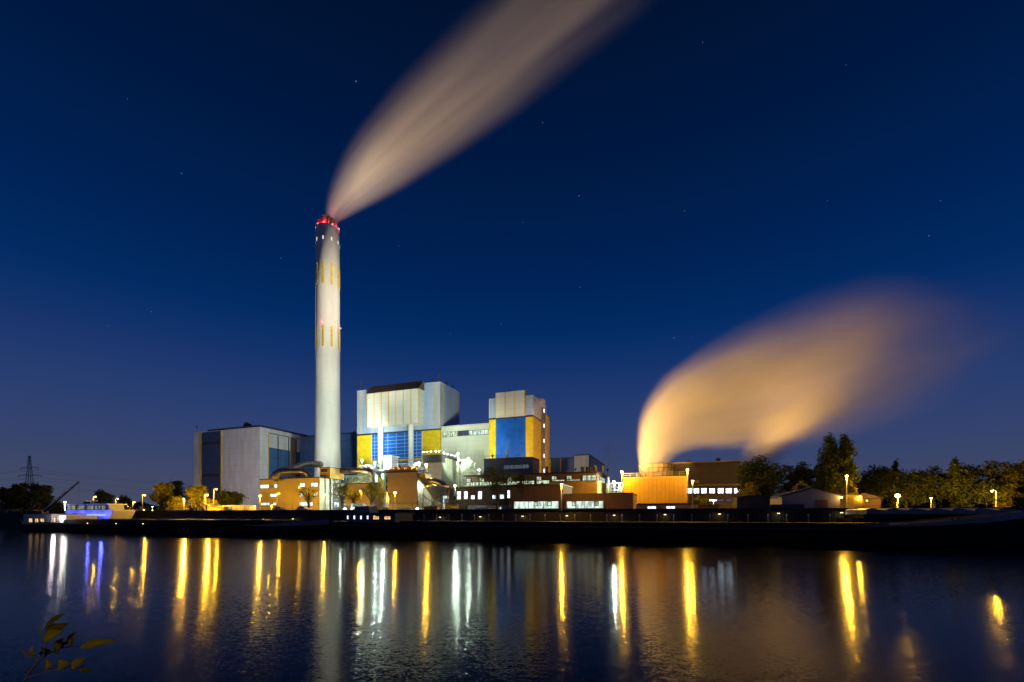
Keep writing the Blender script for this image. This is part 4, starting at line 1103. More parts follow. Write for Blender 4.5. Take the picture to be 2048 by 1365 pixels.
# inner row: passenger/push boat with blue-lit deck at left
V = boat('workboat', 'white wheelhouse workboat with blue-lit deck moored behind the left barge', Q.fx(118, 16), Q.fx(300, 16), 16.5, 'boat')
LV = Q.fx(300, 16)-Q.fx(118, 16)
mb, hf, dk = hull_mesh(LV, 7.5, 3.2, -.6, .3, pbow=.4)
V.part('hull', mb, HULLG)
vy = -3.0
x0_, x1_ = V.fx(130, vy), V.fx(226, vy); zb_ = V.z(1031.5, x0_, vy); zt_ = V.z(1020.5, x0_, vy)
V.part('superstructure', MB().prism([(x0_, zb_-1.2), (x1_-2, zb_-1.2), (x1_, zt_-.4), (x1_-.4, zt_), (x0_, zt_)], vy, 3.0), HULLW)
V.part('blue_light_strip', MB().box(x0_+1.5, x1_-3.0, vy-.12, vy-.02, zb_+.1, zb_+.2), E_BLUE)
for k in range(4):
    light('lamp_light', V.o, (x0_+2.0+(x1_-x0_-4)*k/3, vy-1.8, zb_+.3), (.10, .12, 1), 620, radius=.25)
x0w, x1w = V.fx(133, -2.2), V.fx(215, -2.2); zw = V.z(1008.5, x0w, -2.2)
wh = V.part('wheelhouse', MB().box(x0w, x1w, -1.9, 2.2, zt_+.01, zw-.3), HULLG)
V.part('wheelhouse_roof', MB().box(x0w-.5, x1w+.6, -2.7, 2.7, zw-.29, zw), HULLW)
for a_, b_ in ((138, 152), (155, 170), (174, 188), (191, 202), (204, 213)): V.window(a_, b_, 1011, 1020, W_CAB, ly=-1.95, nx=2, fw=.12, frame=DARKTRIM)
V.part('radar_mast', MB().cyl((x0w+x1w)/2-2, 0, zw, zw+1.2, .08, n=6).box((x0w+x1w)/2-4.2, (x0w+x1w)/2+1, -.15, .15, zw+.8, zw+1.05), HULLW)
V.part('mast', MB().cyl(x1w-1, .5, zw, zw+3, .05, n=5).cyl(x1w-2.4, .5, zw, zw+2.2, .05, n=5), DARKM)
V.part('tender', MB().box(x0_+11, x0_+15, vy-1.5, vy-.3, zb_-1.3, zb_-.5).box(x0_+12.2, x0_+14, vy-1.4, vy-.4, zb_-.49, zb_+.1), DARKM)
lw = V.part('mast_lamp', MB().ball((x0w-.5, -2.3, V.z(1005, x0w, -2.3)), .22, n=8).cyl(x0w-.5, -2.3, zt_, V.z(1005, x0w, -2.3)-.2, .04, n=5), E_WHT)
light('lamp_light', V.o, (x0w-.5, -3.0, V.z(1005, x0w, -2.3)), (1, .85, .7), 350, radius=.2)

# inner row right: lighter with hatch covers
Hc = boat('hatch_barge', 'dark lighter with overlapping sloped hatch covers moored at the right', Q.fx(1690, 17), Q.fx(2120, 17), 17.5)
LH = Q.fx(2120, 17)-Q.fx(1690, 17)
mb, hf, dk = hull_mesh(LH, 10, 3.9, 0, 0, pbow=.05)
Hc.part('hull', mb, HULLB)
Hc.part('coaming', MB().box(LH*.05, LH*.78, -4.2, 4.2, 3.91, 4.6), HULLB)
for j in range(7):
    x_ = LH*(.06+.10*j); z_ = 5.35
    Hc.part('hatch_cover', MB().prism([(x_, 4.62), (x_+LH*.098, 4.62), (x_+LH*.098, 5.2), (x_+LH*.02, z_+.25), (x_, z_)], -4.5, 4.5), HULLG)
Hc.part('rail_frame', MB().tube([(.5, -3.8, 3.9), (.5, -3.8, 6.0), (LH*.42, -3.8, 6.1), (LH*.42, -3.8, 4.6)], .05, 4), HULLG)

# ------------------------------------------------------------------ street lamps
SOD = (1.0, .50, .03); MH = (.78, 1.0, .80)
def street_lamp(px, py, D, label, power=900, arm=.0, glass=None, colr=SOD, group='sodium street lamps', head=.35, z0=GZ, radius=.2, name='street_lamp', lz=None):
    p = P(px, py, D)
    o = bpy.data.objects.new(name, None); col.objects.link(o); o.location = (p.x-arm, p.y, z0); tag(o, label, 'street lamp', group)
    h_ = p.z-z0; head *= .72; power *= (2.0 if colr is SOD else .45)
    MB().tube([(0, 0, 0), (0, 0, h_*.5), (0, 0, h_+.12)], [.13, .10, .07], 8).build('pole', POLE, o)
    if arm: MB().tube([(0, 0, h_+.1), (arm*.5, 0, h_+.28), (arm, 0, h_+.24)], .05, 6).build('arm', POLE, o)
    MB().box(arm-min(.4, head*1.3), arm+min(.4, head*1.3), -.2, .2, h_+.12, h_+.26).build('lamp_head', POLE, o, bevel=.04)
    MB().ball((arm, 0, h_), head, head*.7, .2 if head < .5 else head*.7, n=10).build('lamp_glass', glass or E_SOD, o, smooth=True)
    light('lamp_light', o, (arm, -.05-head, h_-.35), colr, power, radius=radius)
    return o
LS = [
 (191, 994, 175, 'sodium lamp on a tall pole behind the blue-lit workboat', 700, .8, .3),
 (236, 998, 165, 'sodium lamp standing at the end of the orange container', 700, .8, .3),
 (251, 1009, 220, 'small distant sodium lamp, first of the tight cluster right of the container', 500, .6, .3),
 (256, 1013, 260, 'small distant sodium lamp in the middle of the tight cluster', 500, .5, .3),
 (260, 1016, 310, 'faintest and lowest lamp of the tight far cluster', 500, .5, .35),
 (269, 1005, 200, 'sodium lamp just right of the tight far cluster', 600, .7, .3),
 (290, 991, 160, 'tall sodium lamp standing alone left of the lit birch', 900, .9, .35),
 (288, 1020, 240, 'very low distant lamp right behind the lone tall lamp', 300, .5, .3),
 (305, 1021, 240, 'very low distant lamp at the foot of the lit birch', 300, .5, .3),
 (368, 999, 142, 'sodium lamp glowing among the yellow-lit trees', 5500, 0, .3),
 (415, 991, 141, 'slim sodium lamp at the right side of the yellow-lit trees', 4500, .8, .3),
 (433, 979, 146, 'tallest slim lamp between the yellow trees and the white container', 900, .9, .3),
 (520, 992, 146, 'brilliant sodium lamp at the left corner of the beige plant building', 2300, 0, .5),
 (558, 987.5, 141, 'sodium lamp before the second floor windows of the beige plant building', 450, .6, .35),
 (598, 975.5, 141, 'tall slim lamp post in front of the middle of the beige plant building', 150, -.5, .2),
 (543, 1012, 149, 'low wall-height lamp near the brilliant corner lamp', 1300, 0, .3),
 (612, 1017, 149, 'low lamp beside the thin young tree', 1100, 0, .25),
 (648, 990, 138, 'bright sodium lamp at the right corner of the beige plant building', 1000, 0, .42),
 (720, 983, 140, 'orange lamp on a thick pole between the young trees', 2600, -.4, .38),
 (790, 986, 130, 'brilliant sodium lamp in front of the dark filter house', 900, 0, .55),
 (853, 930, 150, 'orange lamp high on the filter house roof', 2600, 0, .3),
 (1123, 970, 101, 'sodium lamp at the joint of the canteen block and the low pavilion', 1700, 0, .38),
 (1242, 976, 124, 'low sodium lamp at the left edge of the cooling tower', 900, 0, .28),
 (1385, 963, 96, 'slim quay lamp in front of the brown machine hall', 420, 0, .3),
 (1693, 953, 98, 'tall slim lamp post in front of the twin poplars', 2600, 0, .38),
 (1718, 992, 98, 'bright lamp in front of the pale garage block', 420, 0, .3),
 (1795, 992, 116, 'the most brilliant lamp of all, far right above the hatch covers', 14000, 0, .85),
 (1862, 997, 120, 'small bright twin-looking lamp in the dark trees right of the most brilliant one', 1500, 0, .35),
 (1984, 983, 111, 'sodium lamp with left-pointing arm near the right edge', 2400, -1.0, .32),
 (1973, 995, 140, 'small lamp just left of the arm lamp near the right edge', 900, 0, .28),
]
for px, py, D, lab, pw, arm, hd in LS:
    zz0 = GZ if py > 960 or px > 1600 else (GZ+12 if px < 1000 else GZ)
    street_lamp(px, py, D, lab, pw, arm, E_SODB if hd >= .4 else E_SOD, head=hd, z0=zz0)
# two lamps standing on the cooling tower corners
for px, py, lab in ((1243.5, 944, 'brilliant sodium lamp on the left corner of the cooling tower'), (1375, 940, 'brilliant sodium lamp on the right corner of the cooling tower')):
    D = 120.5 if px > 1300 else 129.5
    street_lamp(px, py, D, lab, 3400, 0, E_SODB, head=.45)
# white lamps
for px, py, D, lab, pw, hd in (
 (765, 951, 158, 'white work light on the yard frame left of the filter house', 11000, .3),
 (780, 1021, 126, 'dazzling low white light beside the slim silo', 2600, .4),
 (835, 1018, 123, 'dazzling low white light at the foot of the filter house', 2600, .45),
 (929, 1021, 119, 'dazzling low white light before the office wing', 2600, .45),
 (892, 968, 150, 'white light just right of the arched duct', 9000, .35),
 (910, 972, 150, 'white light at the foot of the grey filter tower', 6000, .35),
 (916, 906.5, 163, 'white light at the upper left of the lattice stair tower', 3000, .35),
 (937, 917.5, 163, 'white light at the upper right of the lattice stair tower', 3000, .4),
 (724, 921, 168, 'white light at the left end of the steel platform', 4500, .4),
 (750, 926, 168, 'white light at the middle of the steel platform', 4500, .35),
 (1228, 964, 138, 'white light on the small pipe bridge', 9000, .4),
 (958, 940, 160, 'white light over the pipe rack left of the blue building', 700, .3),
 (1427, 1001, 143, 'white yard light under the lit windows of the machine hall', 1500, .35),
 (705, 975, 159, 'white light inside the yellow-green gantry', 9000, .3),
 (682, 1000, 158, 'low white light under the floors of the yellow-green gantry', 2200, .3),
 (305, 1014, 300, 'tiny white far lamp beside the lit birch', 800, .3),
 (690, 1018, 125, 'white yard light between the silver car and the van', 4500, .3),
 (740, 1019, 122, 'white yard light right of the white van', 4500, .3)):
    street_lamp(px, py, D, lab, pw, 0, E_WHT, MH, 'white work lights', head=hd, name='work_light')

o = bpy.data.objects.new('street_lamp', None); col.objects.link(o); o.location = (-9, -7, 2.85); tag(o, 'unseen lamp added behind the viewer to light the twig yellow', 'street lamp')  # unseen lamp on the near bank, added to brighten the sapling
MB().tube([(0, 0, 0), (0, 0, 5)], .07, 8).build('pole', POLE, o)
MB().cyl(0, 0, 5.01, 5.2, .3, .12, 12).build('lamp_head', POLE, o); MB().ball((0, 0, 4.9), .16, n=8).build('lamp_glass', E_SOD, o)
light('lamp_light', o, (0, 0, 4.6), (1, .66, .12), 3600, radius=.15)
# floodlights that light chimney, boiler house walls and, as added lamps, steam
def flood(px, py, D, tgt, pw, ang, colr, lab, radius=.6, z0=GZ, stand=None, blend=.6):
    p = P(px, py, D); tg = P(*tgt)
    o = bpy.data.objects.new('floodlight', None); col.objects.link(o)
    zb_ = z0 if stand is None else p.z-stand
    o.location = (p.x, p.y, zb_); tag(o, lab, 'floodlight', 'floodlights of the plant')
    h_ = p.z-zb_
    MB().tube([(0, 0, 0), (0, 0, h_)], .12, 6).build('mast', DARKM, o)
    d = (tg-p).normalized(); a_ = d.cross(Vector((0, 0, 1))).normalized()
    MB().tube([Vector((0, 0, h_))-d*.35, Vector((0, 0, h_))+d*.05], .42, 12).build('lamp_head', DARKM, o)
    MB().tube([Vector((0, 0, h_))+d*.051, Vector((0, 0, h_))+d*.08], .36, 12).build('lamp_glass', E_WHT if colr[1] > .8 else E_SOD, o)
    light('lamp_light', o, Vector((0, 0, h_))+d*1.0, colr, pw, 'SPOT', radius, Vector((0, 0, h_))+d*30, ang, blend)
flood(735, 934, 176, (660, 860, 230), 130000, 80, (.86, 1.0, .84), 'floodlight on the steel platform aimed at the chimney')
flood(1150, 938, 141, (656, 475, 230), 1500000, 34, (1, .88, .68), 'floodlight on the workshop roof aimed at the chimney top', stand=1.5, blend=1)
flood(790, 938, 150, (656, 540, 230), 220000, 50, (1, .88, .68), 'floodlight on the filter house roof aimed up the chimney shaft', stand=3)
flood(560, 953, 168, (655, 500, 230), 260000, 100, (1, .72, .5), 'warm floodlight on the plant building roof aimed at the chimney')
flood(757, 936, 172, (770, 880, 205), 22000, 120, (.80, 1.0, .88), 'floodlight at the cabin foot aimed at the blue glazing')
flood(835, 932, 172, (850, 830, 200), 36000, 110, (.80, 1.0, .98), 'floodlight on the hood aimed at the boiler house front')
flood(800, 934, 150, (800, 800, 200), 33000, 80, (.95, 1.0, .85), 'floodlight on the filter house roof aimed at the ribbed box', stand=3)
flood(920, 925, 160, (922, 895, 195), 46000, 92, (.84, 1.0, .66), 'floodlight on the stair tower aimed at the link hall')
flood(985, 912, 156, (1020, 850, 178), 16000, 125, (.98, .95, .8), 'floodlight on the workshop roof aimed at the second tower', stand=2)
flood(1215, 940, 150, (1085, 890, 185), 60000, 50, (1, .60, .3), 'warm floodlight above the pipe bridge aimed at the tower side')
flood(548, 955, 175, (590, 900, 250), 26000, 100, (.9, .95, 1.0), 'floodlight on the plant building roof aimed at the left hall side')
flood(340, 1000, 190, (450, 930, 242), 22000, 100, (1, .72, .72), 'floodlight in the lit trees aimed at the left hall front')
# added floodlights, unseen lamps in place of the city glow on the steam
flood(1085, 968, 116, (1385, 735, 137), 680000, 70, (1, .53, .15), 'added floodlight on the canteen roof to light the cooling steam', radius=2, stand=2)
flood(1562, 945, 148, (1515, 775, 158), 220000, 122, (1, .52, .14), 'added floodlight on a mast behind the dense trees to light the steam', radius=2)
flood(575, 868, 275, (740, 300, 232), 1600000, 80, (1, .66, .32), 'added floodlight hidden on the left hall roof to light the chimney steam', radius=2, stand=2)
flood(1020, 782, 185, (1000, 150, 235), 1500000, 80, (1, .64, .36), 'added floodlight on the second tower roof to light the upper steam', radius=2, stand=2)

# ------------------------------------------------------------------ steam plumes (real volumes of varying density)
def interp(tbl, s):
    if s <= tbl[0][0]: return tbl[0][1]
    for (s0, v0), (s1, v1) in zip(tbl, tbl[1:]):
        if s <= s1: return v0 + (v1-v0)*(s-s0)/max(1e-6, s1-s0)
    return tbl[-1][1]
def plume(name, label, D, org, phi, upper, lower, od, cat='steam', dratio=.8, colr=(1, 1, 1), nz=(1.2, .55), soft=1.0, con=(.45, 1.35)):
    """upper/lower: outline rows (px,py); od: optical depth along the plume"""
    O_ = P(org[0], org[1], D); c, s_ = math.cos(R(phi)), math.sin(R(phi))
    def loc(p): w_ = P(p[0], p[1], D)-O_; return (w_.x*c+w_.z*s_, -w_.x*s_+w_.z*c)
    U, Lw = sorted(loc(p) for p in upper), sorted(loc(p) for p in lower)
    s0 = min(U[0][0], Lw[0][0]); s1 = min(U[-1][0], Lw[-1][0]); n = 40
    S = [s0+(s1-s0)*(i/n) for i in range(n+1)]
    up_ = [interp(U, s) for s in S]; lo_ = [interp(Lw, s) for s in S]
    nc = [(a+b)/2 for a, b in zip(up_, lo_)]; hw = [max(.4, (a-b)/2) for a, b in zip(up_, lo_)]
    O2 = bpy.data.objects
    mb = MB(); k = 20; vs = []
    for i, s in enumerate(S):
        for j in range(k):
            a = 2*math.pi*j/k; vs.append((s, hw[i]*dratio*math.cos(a)*1.0, nc[i]+hw[i]*math.sin(a)))
    fs = [(i*k+j, i*k+(j+1) % k, (i+1)*k+(j+1) % k, (i+1)*k+j) for i in range(n) for j in range(k)] + [tuple(range(k-1, -1, -1)), tuple(n*k+j for j in range(k))]
    mb.add(vs, fs)
    m, nt, N, L = newmat(name+'_vapour')
    out = N.new('ShaderNodeOutputMaterial'); vol = N.new('ShaderNodeVolumeScatter')
    vol.inputs['Color'].default_value = (*colr, 1); vol.inputs['Anisotropy'].default_value = 0.0
    L.new(vol.outputs[0], out.inputs['Volume'])
    tc = N.new('ShaderNodeTexCoord'); sx = N.new('ShaderNodeSeparateXYZ'); L.new(tc.outputs['Object'], sx.inputs[0])
    def math_(op, a, b=None):
        nd = N.new('ShaderNodeMath'); nd.operation = op
        for i, v in enumerate((a, b)):
            if v is None: continue
            if isinstance(v, (int, float)): nd.inputs[i].default_value = v
            else: L.new(v, nd.inputs[i])
        return nd.outputs[0]
    tt = math_('DIVIDE', math_('SUBTRACT', sx.outputs['X'], s0), s1-s0)
    def fcurve(vals):
        fc = N.new('ShaderNodeFloatCurve'); cv = fc.mapping.curves[0]
        pts = [(i/(len(vals)-1), v) for i, v in enumerate(vals)]
        cv.points[0].location = pts[0]; cv.points[1].location = pts[-1]
        for p in pts[1:-1]: cv.points.new(*p)
        for p in cv.points: p.handle_type = 'VECTOR' if False else 'AUTO'
        fc.mapping.update(); L.new(tt, fc.inputs['Value']); return fc.outputs[0]
    sub = list(range(0, n+1, 2))
    nmin, nmax = min(nc), max(nc); nr = max(1e-3, nmax-nmin)
    cN = math_('ADD', math_('MULTIPLY', fcurve([(nc[i]-nmin)/nr for i in sub]), nr), nmin)
    hm = max(hw); cW = math_('MULTIPLY', fcurve([hw[i]/hm for i in sub]), hm)
    dens = [max(0.0, interp(od, i/n))/(1.6*hw[i]*dratio) for i in range(n+1)]; dm = max(dens)
    cD = fcurve([math.sqrt(dens[i]/dm) for i in sub])
    cD = math_('MULTIPLY', math_('MULTIPLY', cD, cD), dm)
    q1 = math_('DIVIDE', math_('SUBTRACT', sx.outputs['Z'], cN), cW); q2 = math_('DIVIDE', sx.outputs['Y'], math_('MULTIPLY', cW, dratio))
    q = math_('SQRT', math_('ADD', math_('MULTIPLY', q1, q1), math_('MULTIPLY', q2, q2)))
    mr = N.new('ShaderNodeMapRange'); mr.interpolation_type = 'SMOOTHERSTEP' if soft > 1 else 'SMOOTHSTEP'
    mr.inputs[1].default_value = 1.0; mr.inputs[2].default_value = .0 if soft >= 1 else .45; mr.inputs[3].default_value = 0; mr.inputs[4].default_value = 1
    L.new(q, mr.inputs[0])
    cx = N.new('ShaderNodeCombineXYZ'); L.new(math_('MULTIPLY', tt, nz[1]*4), cx.inputs[0]); L.new(math_('MULTIPLY', q2, nz[0]), cx.inputs[1]); L.new(math_('MULTIPLY', q1, nz[0]), cx.inputs[2])
    no = N.new('ShaderNodeTexNoise'); no.inputs['Scale'].default_value = 1.3; no.inputs['Detail'].default_value = 2; L.new(cx.outputs[0], no.inputs[0])
    mr2 = N.new('ShaderNodeMapRange'); mr2.inputs[1].default_value = .35; mr2.inputs[2].default_value = .65; mr2.inputs[3].default_value = con[0]; mr2.inputs[4].default_value = con[1]
    L.new(no.outputs[0], mr2.inputs[0])
    L.new(math_('MULTIPLY', math_('MULTIPLY', cD, mr.outputs[0]), mr2.outputs[0]), vol.inputs['Density'])
    o = mb.build(name, m); o.location = O_; o.rotation_euler = (0, -R(phi), 0)
    tag(o, label, cat)
    return o
plume('chimney_steam', 'long brownish steam plume sweeping up right from the chimney top', 230, (664, 445), 43,
      [(652, 446), (648, 425), (650, 400), (672, 340), (700, 285), (780, 185), (870, 92), (975, -10), (1180, -200)],
      [(676, 448), (700, 432), (800, 378), (900, 315), (1050, 215), (1200, 98), (1330, 0), (1600, -200)],
      [(0, .6), (.03, .95), (.12, 1.3), (.35, .95), (.6, .6), (1, .35)], nz=(1.5, .25), con=(.2, 1.75))
plume('cooling_tower_steam', 'large glowing orange steam cloud drifting right from the cooling tower cowl', 134, (1312, 930), 38,
      [(1277, 931), (1272, 905), (1271, 870), (1283, 800), (1325, 745), (1398, 688), (1498, 630), (1600, 580), (1720, 550), (1850, 560), (1960, 560), (2040, 600)],
      [(1347, 931), (1362, 915), (1395, 905), (1470, 905), (1600, 905), (1750, 880), (1880, 830), (1980, 770), (2060, 700)],
      [(0, 2.6), (.2, 2.5), (.36, 1.8), (.52, 1.0), (.66, .5), (.8, .2), (.92, .05), (1, .0)], nz=(1.5, .45), soft=.9, con=(.35, 1.45))
plume('rear_steam', 'orange steam rising behind the dark ochre hall roof into the larger cloud', 175, (1520, 950), 60,
      [(1470, 960), (1470, 925), (1480, 890), (1500, 855), (1530, 820), (1580, 780), (1640, 745)],
      [(1560, 965), (1575, 925), (1600, 895), (1650, 860), (1720, 825), (1780, 790)],
      [(0, 2.2), (.5, 1.8), (.8, 1.0), (1, 0)], nz=(.9, .3))
plume('vent_steam', 'faint pale steam wisp rising beside the pale windowless block', 165, (1212, 945), 80,
      [(1206, 948), (1200, 925), (1190, 905), (1188, 885), (1192, 868)], [(1216, 948), (1222, 935), (1232, 920), (1245, 905), (1250, 880)],
      [(0, .6), (.4, .45), (1, .0)], nz=(.9, .3))
plume('flue_steam', 'thin pale steam wisp above the short steel flue', 154, (1014.5, 907), 88,
      [(1012.5, 908), (1010, 895), (1006, 882), (1005, 875)], [(1017, 908), (1020, 895), (1025, 882), (1026, 875)],
      [(0, .4), (.4, .3), (1, .0)], nz=(.9, .3))

# ------------------------------------------------------------------ trees
def tree(px, D, pyt, wpx, label, kind='round', mat=LEAF, seed=1, n=2600, lsz=.42, crown0=.22, z0=GZ, cat='tree', name='leafy_tree', group=None):
    rnd = random.Random(seed)
    base = P(px, HY, D); H = CH+(HY-pyt)/F*D - z0; Rw = wpx/F*D/2
    o = bpy.data.objects.new(name, None); col.objects.link(o); o.location = (base.x, D, z0); tag(o, label, cat, group)
    tr = MB(); rt = .018*H+.08
    zc0 = H*crown0
    lean = rnd.uniform(-.03, .03)*H
    tr.tube([(0, 0, -.3), (lean*.3, 0, H*.3), (lean*.7, 0, H*.6), (lean, 0, H*.86)], [rt*1.25, rt, rt*.6, rt*.15], 7)
    lobes = []
    if kind == 'poplar':
        for i in range(26):
            t = i/25; z = zc0+(H-zc0)*t; w_ = Rw*(math.sin(math.pi*min(1, t*.72+.2))**.6)
            a = rnd.uniform(0, 6.28); r_ = w_*.5*rnd.random()
            lobes.append((r_*math.cos(a), r_*math.sin(a), z*.95, w_*.66+.2, (H-zc0)*.085))
    else:
        nl = 44 if kind == 'round' else 22
        for i in range(nl):
            th = rnd.uniform(0, 6.28); ph = math.acos(rnd.uniform(-1, 1)); rr_ = rnd.uniform(.35, .82)
            cz = (zc0+H)/2; hz = (H-zc0)/2
            x = Rw*rr_*math.sin(ph)*math.cos(th); y = Rw*rr_*math.sin(ph)*math.sin(th)*.9; z = cz+hz*rr_*math.cos(ph)
            s_ = Rw*rnd.uniform(.2, .42); lobes.append((x, y, z, s_, s_*rnd.uniform(.55, .85)))
            if i % 2 == 0 or kind == 'thin':
                zb_ = H*rnd.uniform(.18, .5); q_ = zb_/H
                tr.tube([(lean*q_, 0, zb_), (x*.5+rnd.uniform(-.2, .2), y*.5, (zb_+z)/2+.2), (x, y, z)], [rt*.42, rt*.26, rt*.1], 5)
    if kind != 'thin':
        mz = max(l[2]+l[4] for l in lobes); mx_ = max(abs(l[0])+l[3] for l in lobes); kz = (H-max(zc0, 0))/(mz-max(zc0, 0)); kx = Rw/mx_
        lobes = [(l[0]*kx, l[1]*kx, max(zc0, 0)+(l[2]-max(zc0, 0))*kz, l[3]*kx, l[4]*kz) for l in lobes]
    tr.build('trunk', BARK, o)
    V_, F_ = [], []
    wts = [l[3]**2*l[4] for l in lobes] if kind != 'thin' else [1]*len(lobes)
    tot = sum(wts)
    for l, w_ in zip(lobes, wts):
        for _ in range(max(6, int(n*w_/tot))):
            a = rnd.uniform(0, 6.28); cz = rnd.uniform(-1, 1); rr_ = rnd.random()**.45
            if rnd.random() < .12: rr_ *= 1.35
            sx = math.sqrt(1-cz*cz)
            c_ = Vector((l[0]+l[3]*rr_*sx*math.cos(a), l[1]+l[3]*rr_*sx*math.sin(a), l[2]+l[4]*rr_*cz))
            u_ = Vector((rnd.gauss(0, 1), rnd.gauss(0, 1), rnd.gauss(0, .7))).normalized(); v_ = u_.cross(Vector((rnd.gauss(0, 1), rnd.gauss(0, 1), rnd.gauss(0, 1)))).normalized()
            s_ = lsz*rnd.uniform(.6, 1.3)
            b_ = len(V_); V_ += [c_-u_*s_*.6, c_+v_*s_*.3, c_+u_*s_*.6, c_-v_*s_*.3]; F_.append((b_, b_+1, b_+2, b_+3))
    MB().add(V_, F_).build('crown', mat, o)
    return o
TREES = [
 (12, 150, 975, 60, 'dark tree at the left edge of the picture', 'round', LEAFD, 2200),
 (42, 158, 966, 58, 'dark broad tree in front of the lattice pylon foot', 'round', LEAFD, 2400),
 (80, 150, 969, 52, 'dark tree just left of the barge crane boom tip', 'round', LEAFD, 2200),
 (106, 170, 1002, 36, 'low dark tree behind the crane boom', 'round', LEAFD, 1200),
 (207, 200, 978, 42, 'dark green tree behind the blue-lit workboat', 'round', LEAF, 2000),
 (246, 215, 990, 42, 'lower dark green tree behind the orange container', 'round', LEAF, 1500),
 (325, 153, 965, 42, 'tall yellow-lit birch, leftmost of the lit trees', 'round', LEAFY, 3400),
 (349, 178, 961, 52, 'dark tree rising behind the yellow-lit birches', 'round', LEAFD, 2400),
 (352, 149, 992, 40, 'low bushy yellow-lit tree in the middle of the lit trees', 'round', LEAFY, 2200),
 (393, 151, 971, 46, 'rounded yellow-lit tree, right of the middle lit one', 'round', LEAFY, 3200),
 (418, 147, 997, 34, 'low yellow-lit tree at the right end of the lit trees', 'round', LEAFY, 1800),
 (461, 163, 981, 62, 'green tree behind the white office container', 'round', LEAF, 2800),
 (617, 134, 968, 52, 'sparse young tree in front of the beige plant building', 'thin', LEAFY, 420),
 (684, 132, 962, 56, 'sparse young tree, first right of the plant building corner', 'thin', LEAFY, 950),
 (707, 136, 975, 40, 'slender young tree right behind the silver car', 'thin', LEAFY, 500),
 (742, 131, 965, 50, 'sparse spreading young tree near the orange lamp on a thick pole', 'thin', LEAFY, 900),
 (768, 134, 972, 36, 'slim young tree left of the brilliant filter house lamp', 'thin', LEAFY, 550),
 (995, 112, 930, 72, 'tall airy tree with dark crown before the workshop windows', 'thin', LEAF, 1300),
 (1043, 116, 935, 44, 'dark airy tree right of the tall airy one, before the blue building', 'thin', LEAF, 800),
 (1402, 128, 992, 34, 'small yellow-lit bush-like tree at the machine hall foot', 'round', LEAFY, 900),
 (1520, 126, 908, 96, 'big dense tree right of the dark ochre hall', 'round', LEAF, 5200),
 (1590, 132, 922, 76, 'second dense tree behind the dark arched-roof shed', 'round', LEAFD, 3600),
 (1500, 122, 965, 44, 'small lit tree beneath the big dense tree', 'round', LEAFY, 1600),
 (1601, 118, 962, 36, 'small orange-lit tree left of the pale gabled shed', 'round', LEAFY, 1500),
 (1660, 124, 864, 56, 'tall columnar poplar, left of the twin pair', 'poplar', LEAF, 4800),
 (1691, 123, 866, 50, 'tall columnar poplar, right of the twin pair', 'poplar', LEAF, 4600),
 (1648, 124, 925, 46, 'bushy tree at the foot of the left poplar', 'round', LEAF, 2600),
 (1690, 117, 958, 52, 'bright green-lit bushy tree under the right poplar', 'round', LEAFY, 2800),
 (1752, 130, 931, 64, 'dark rounded tree behind the gatehouse', 'round', LEAFD, 3000),
 (1792, 132, 919, 18, 'narrow dark columnar tree behind the most brilliant lamp', 'poplar', LEAFD, 1500),
 (1812, 132, 937, 74, 'broad dark tree behind the most brilliant lamp', 'round', LEAFD, 3000),
 (1868, 130, 933, 66, 'dark tree with ragged top right of the most brilliant lamp', 'round', LEAFD, 3000),
 (1910, 128, 914, 20, 'narrow dark columnar tree rising from the right tree line', 'poplar', LEAFD, 1700),
 (1942, 120, 926, 80, 'broad tallest dark tree of the right tree line', 'round', LEAFD, 3600),
 (1992, 122, 938, 56, 'dark tree left of the orange-lit tree at the right edge', 'round', LEAFD, 2400),
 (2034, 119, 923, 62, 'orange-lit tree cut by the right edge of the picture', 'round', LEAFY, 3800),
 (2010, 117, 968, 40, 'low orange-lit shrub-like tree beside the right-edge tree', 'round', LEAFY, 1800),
 (1730, 140, 955, 44, 'low dark tree between the poplars and the gatehouse', 'round', LEAFD, 1800),
]
for i, (px, D, pyt, wpx, lab, kd, mt, n_) in enumerate(TREES):
    if px > 1725: wpx *= 1.22; pyt -= 2
    nm = 'poplar_tree' if kd == 'poplar' else ('young_tree' if kd == 'thin' else 'leafy_tree')
    tree(px, D, pyt, wpx, lab, kd, mt, 100+i, int(n_*1.9), lsz=.62 if kd != 'thin' else .34, crown0=-.04 if (kd == 'poplar' or (kd == 'round' and pyt > 950)) else (.02 if kd == 'round' else .35), name=nm)
# far-off wood closing the view between the buildings
rnd = random.Random(3); fw = MB(); V_, F_ = [], []
for k in range(14000):
    px = rnd.uniform(-60, 2110) if k < 8000 else rnd.uniform(1700, 2110); D = rnd.uniform(330, 380)
    top = (1012 if px < 1700 else 975) + 5*math.sin(px*.021)+4*math.sin(px*.057+1)+2*math.sin(px*.13)
    p = P(px, top+(1030-top)*rnd.random()**1.4, D)
    u_ = Vector((rnd.gauss(0, 1), rnd.gauss(0, 1), rnd.gauss(0, 1))).normalized()*rnd.uniform(1, 2); v_ = u_.cross(Vector((rnd.gauss(0, 1), rnd.gauss(0, 1), rnd.gauss(0, 1)))).normalized()*rnd.uniform(.8, 1.5)
    b_ = len(V_); V_ += [p-u_, p+v_, p+u_, p-v_]; F_.append((b_, b_+1, b_+2, b_+3))
fw.add(V_, F_); tag(fw.build('distant_wood', LEAFD), 'far-off dark wood low along the horizon', 'wood', kind='stuff')

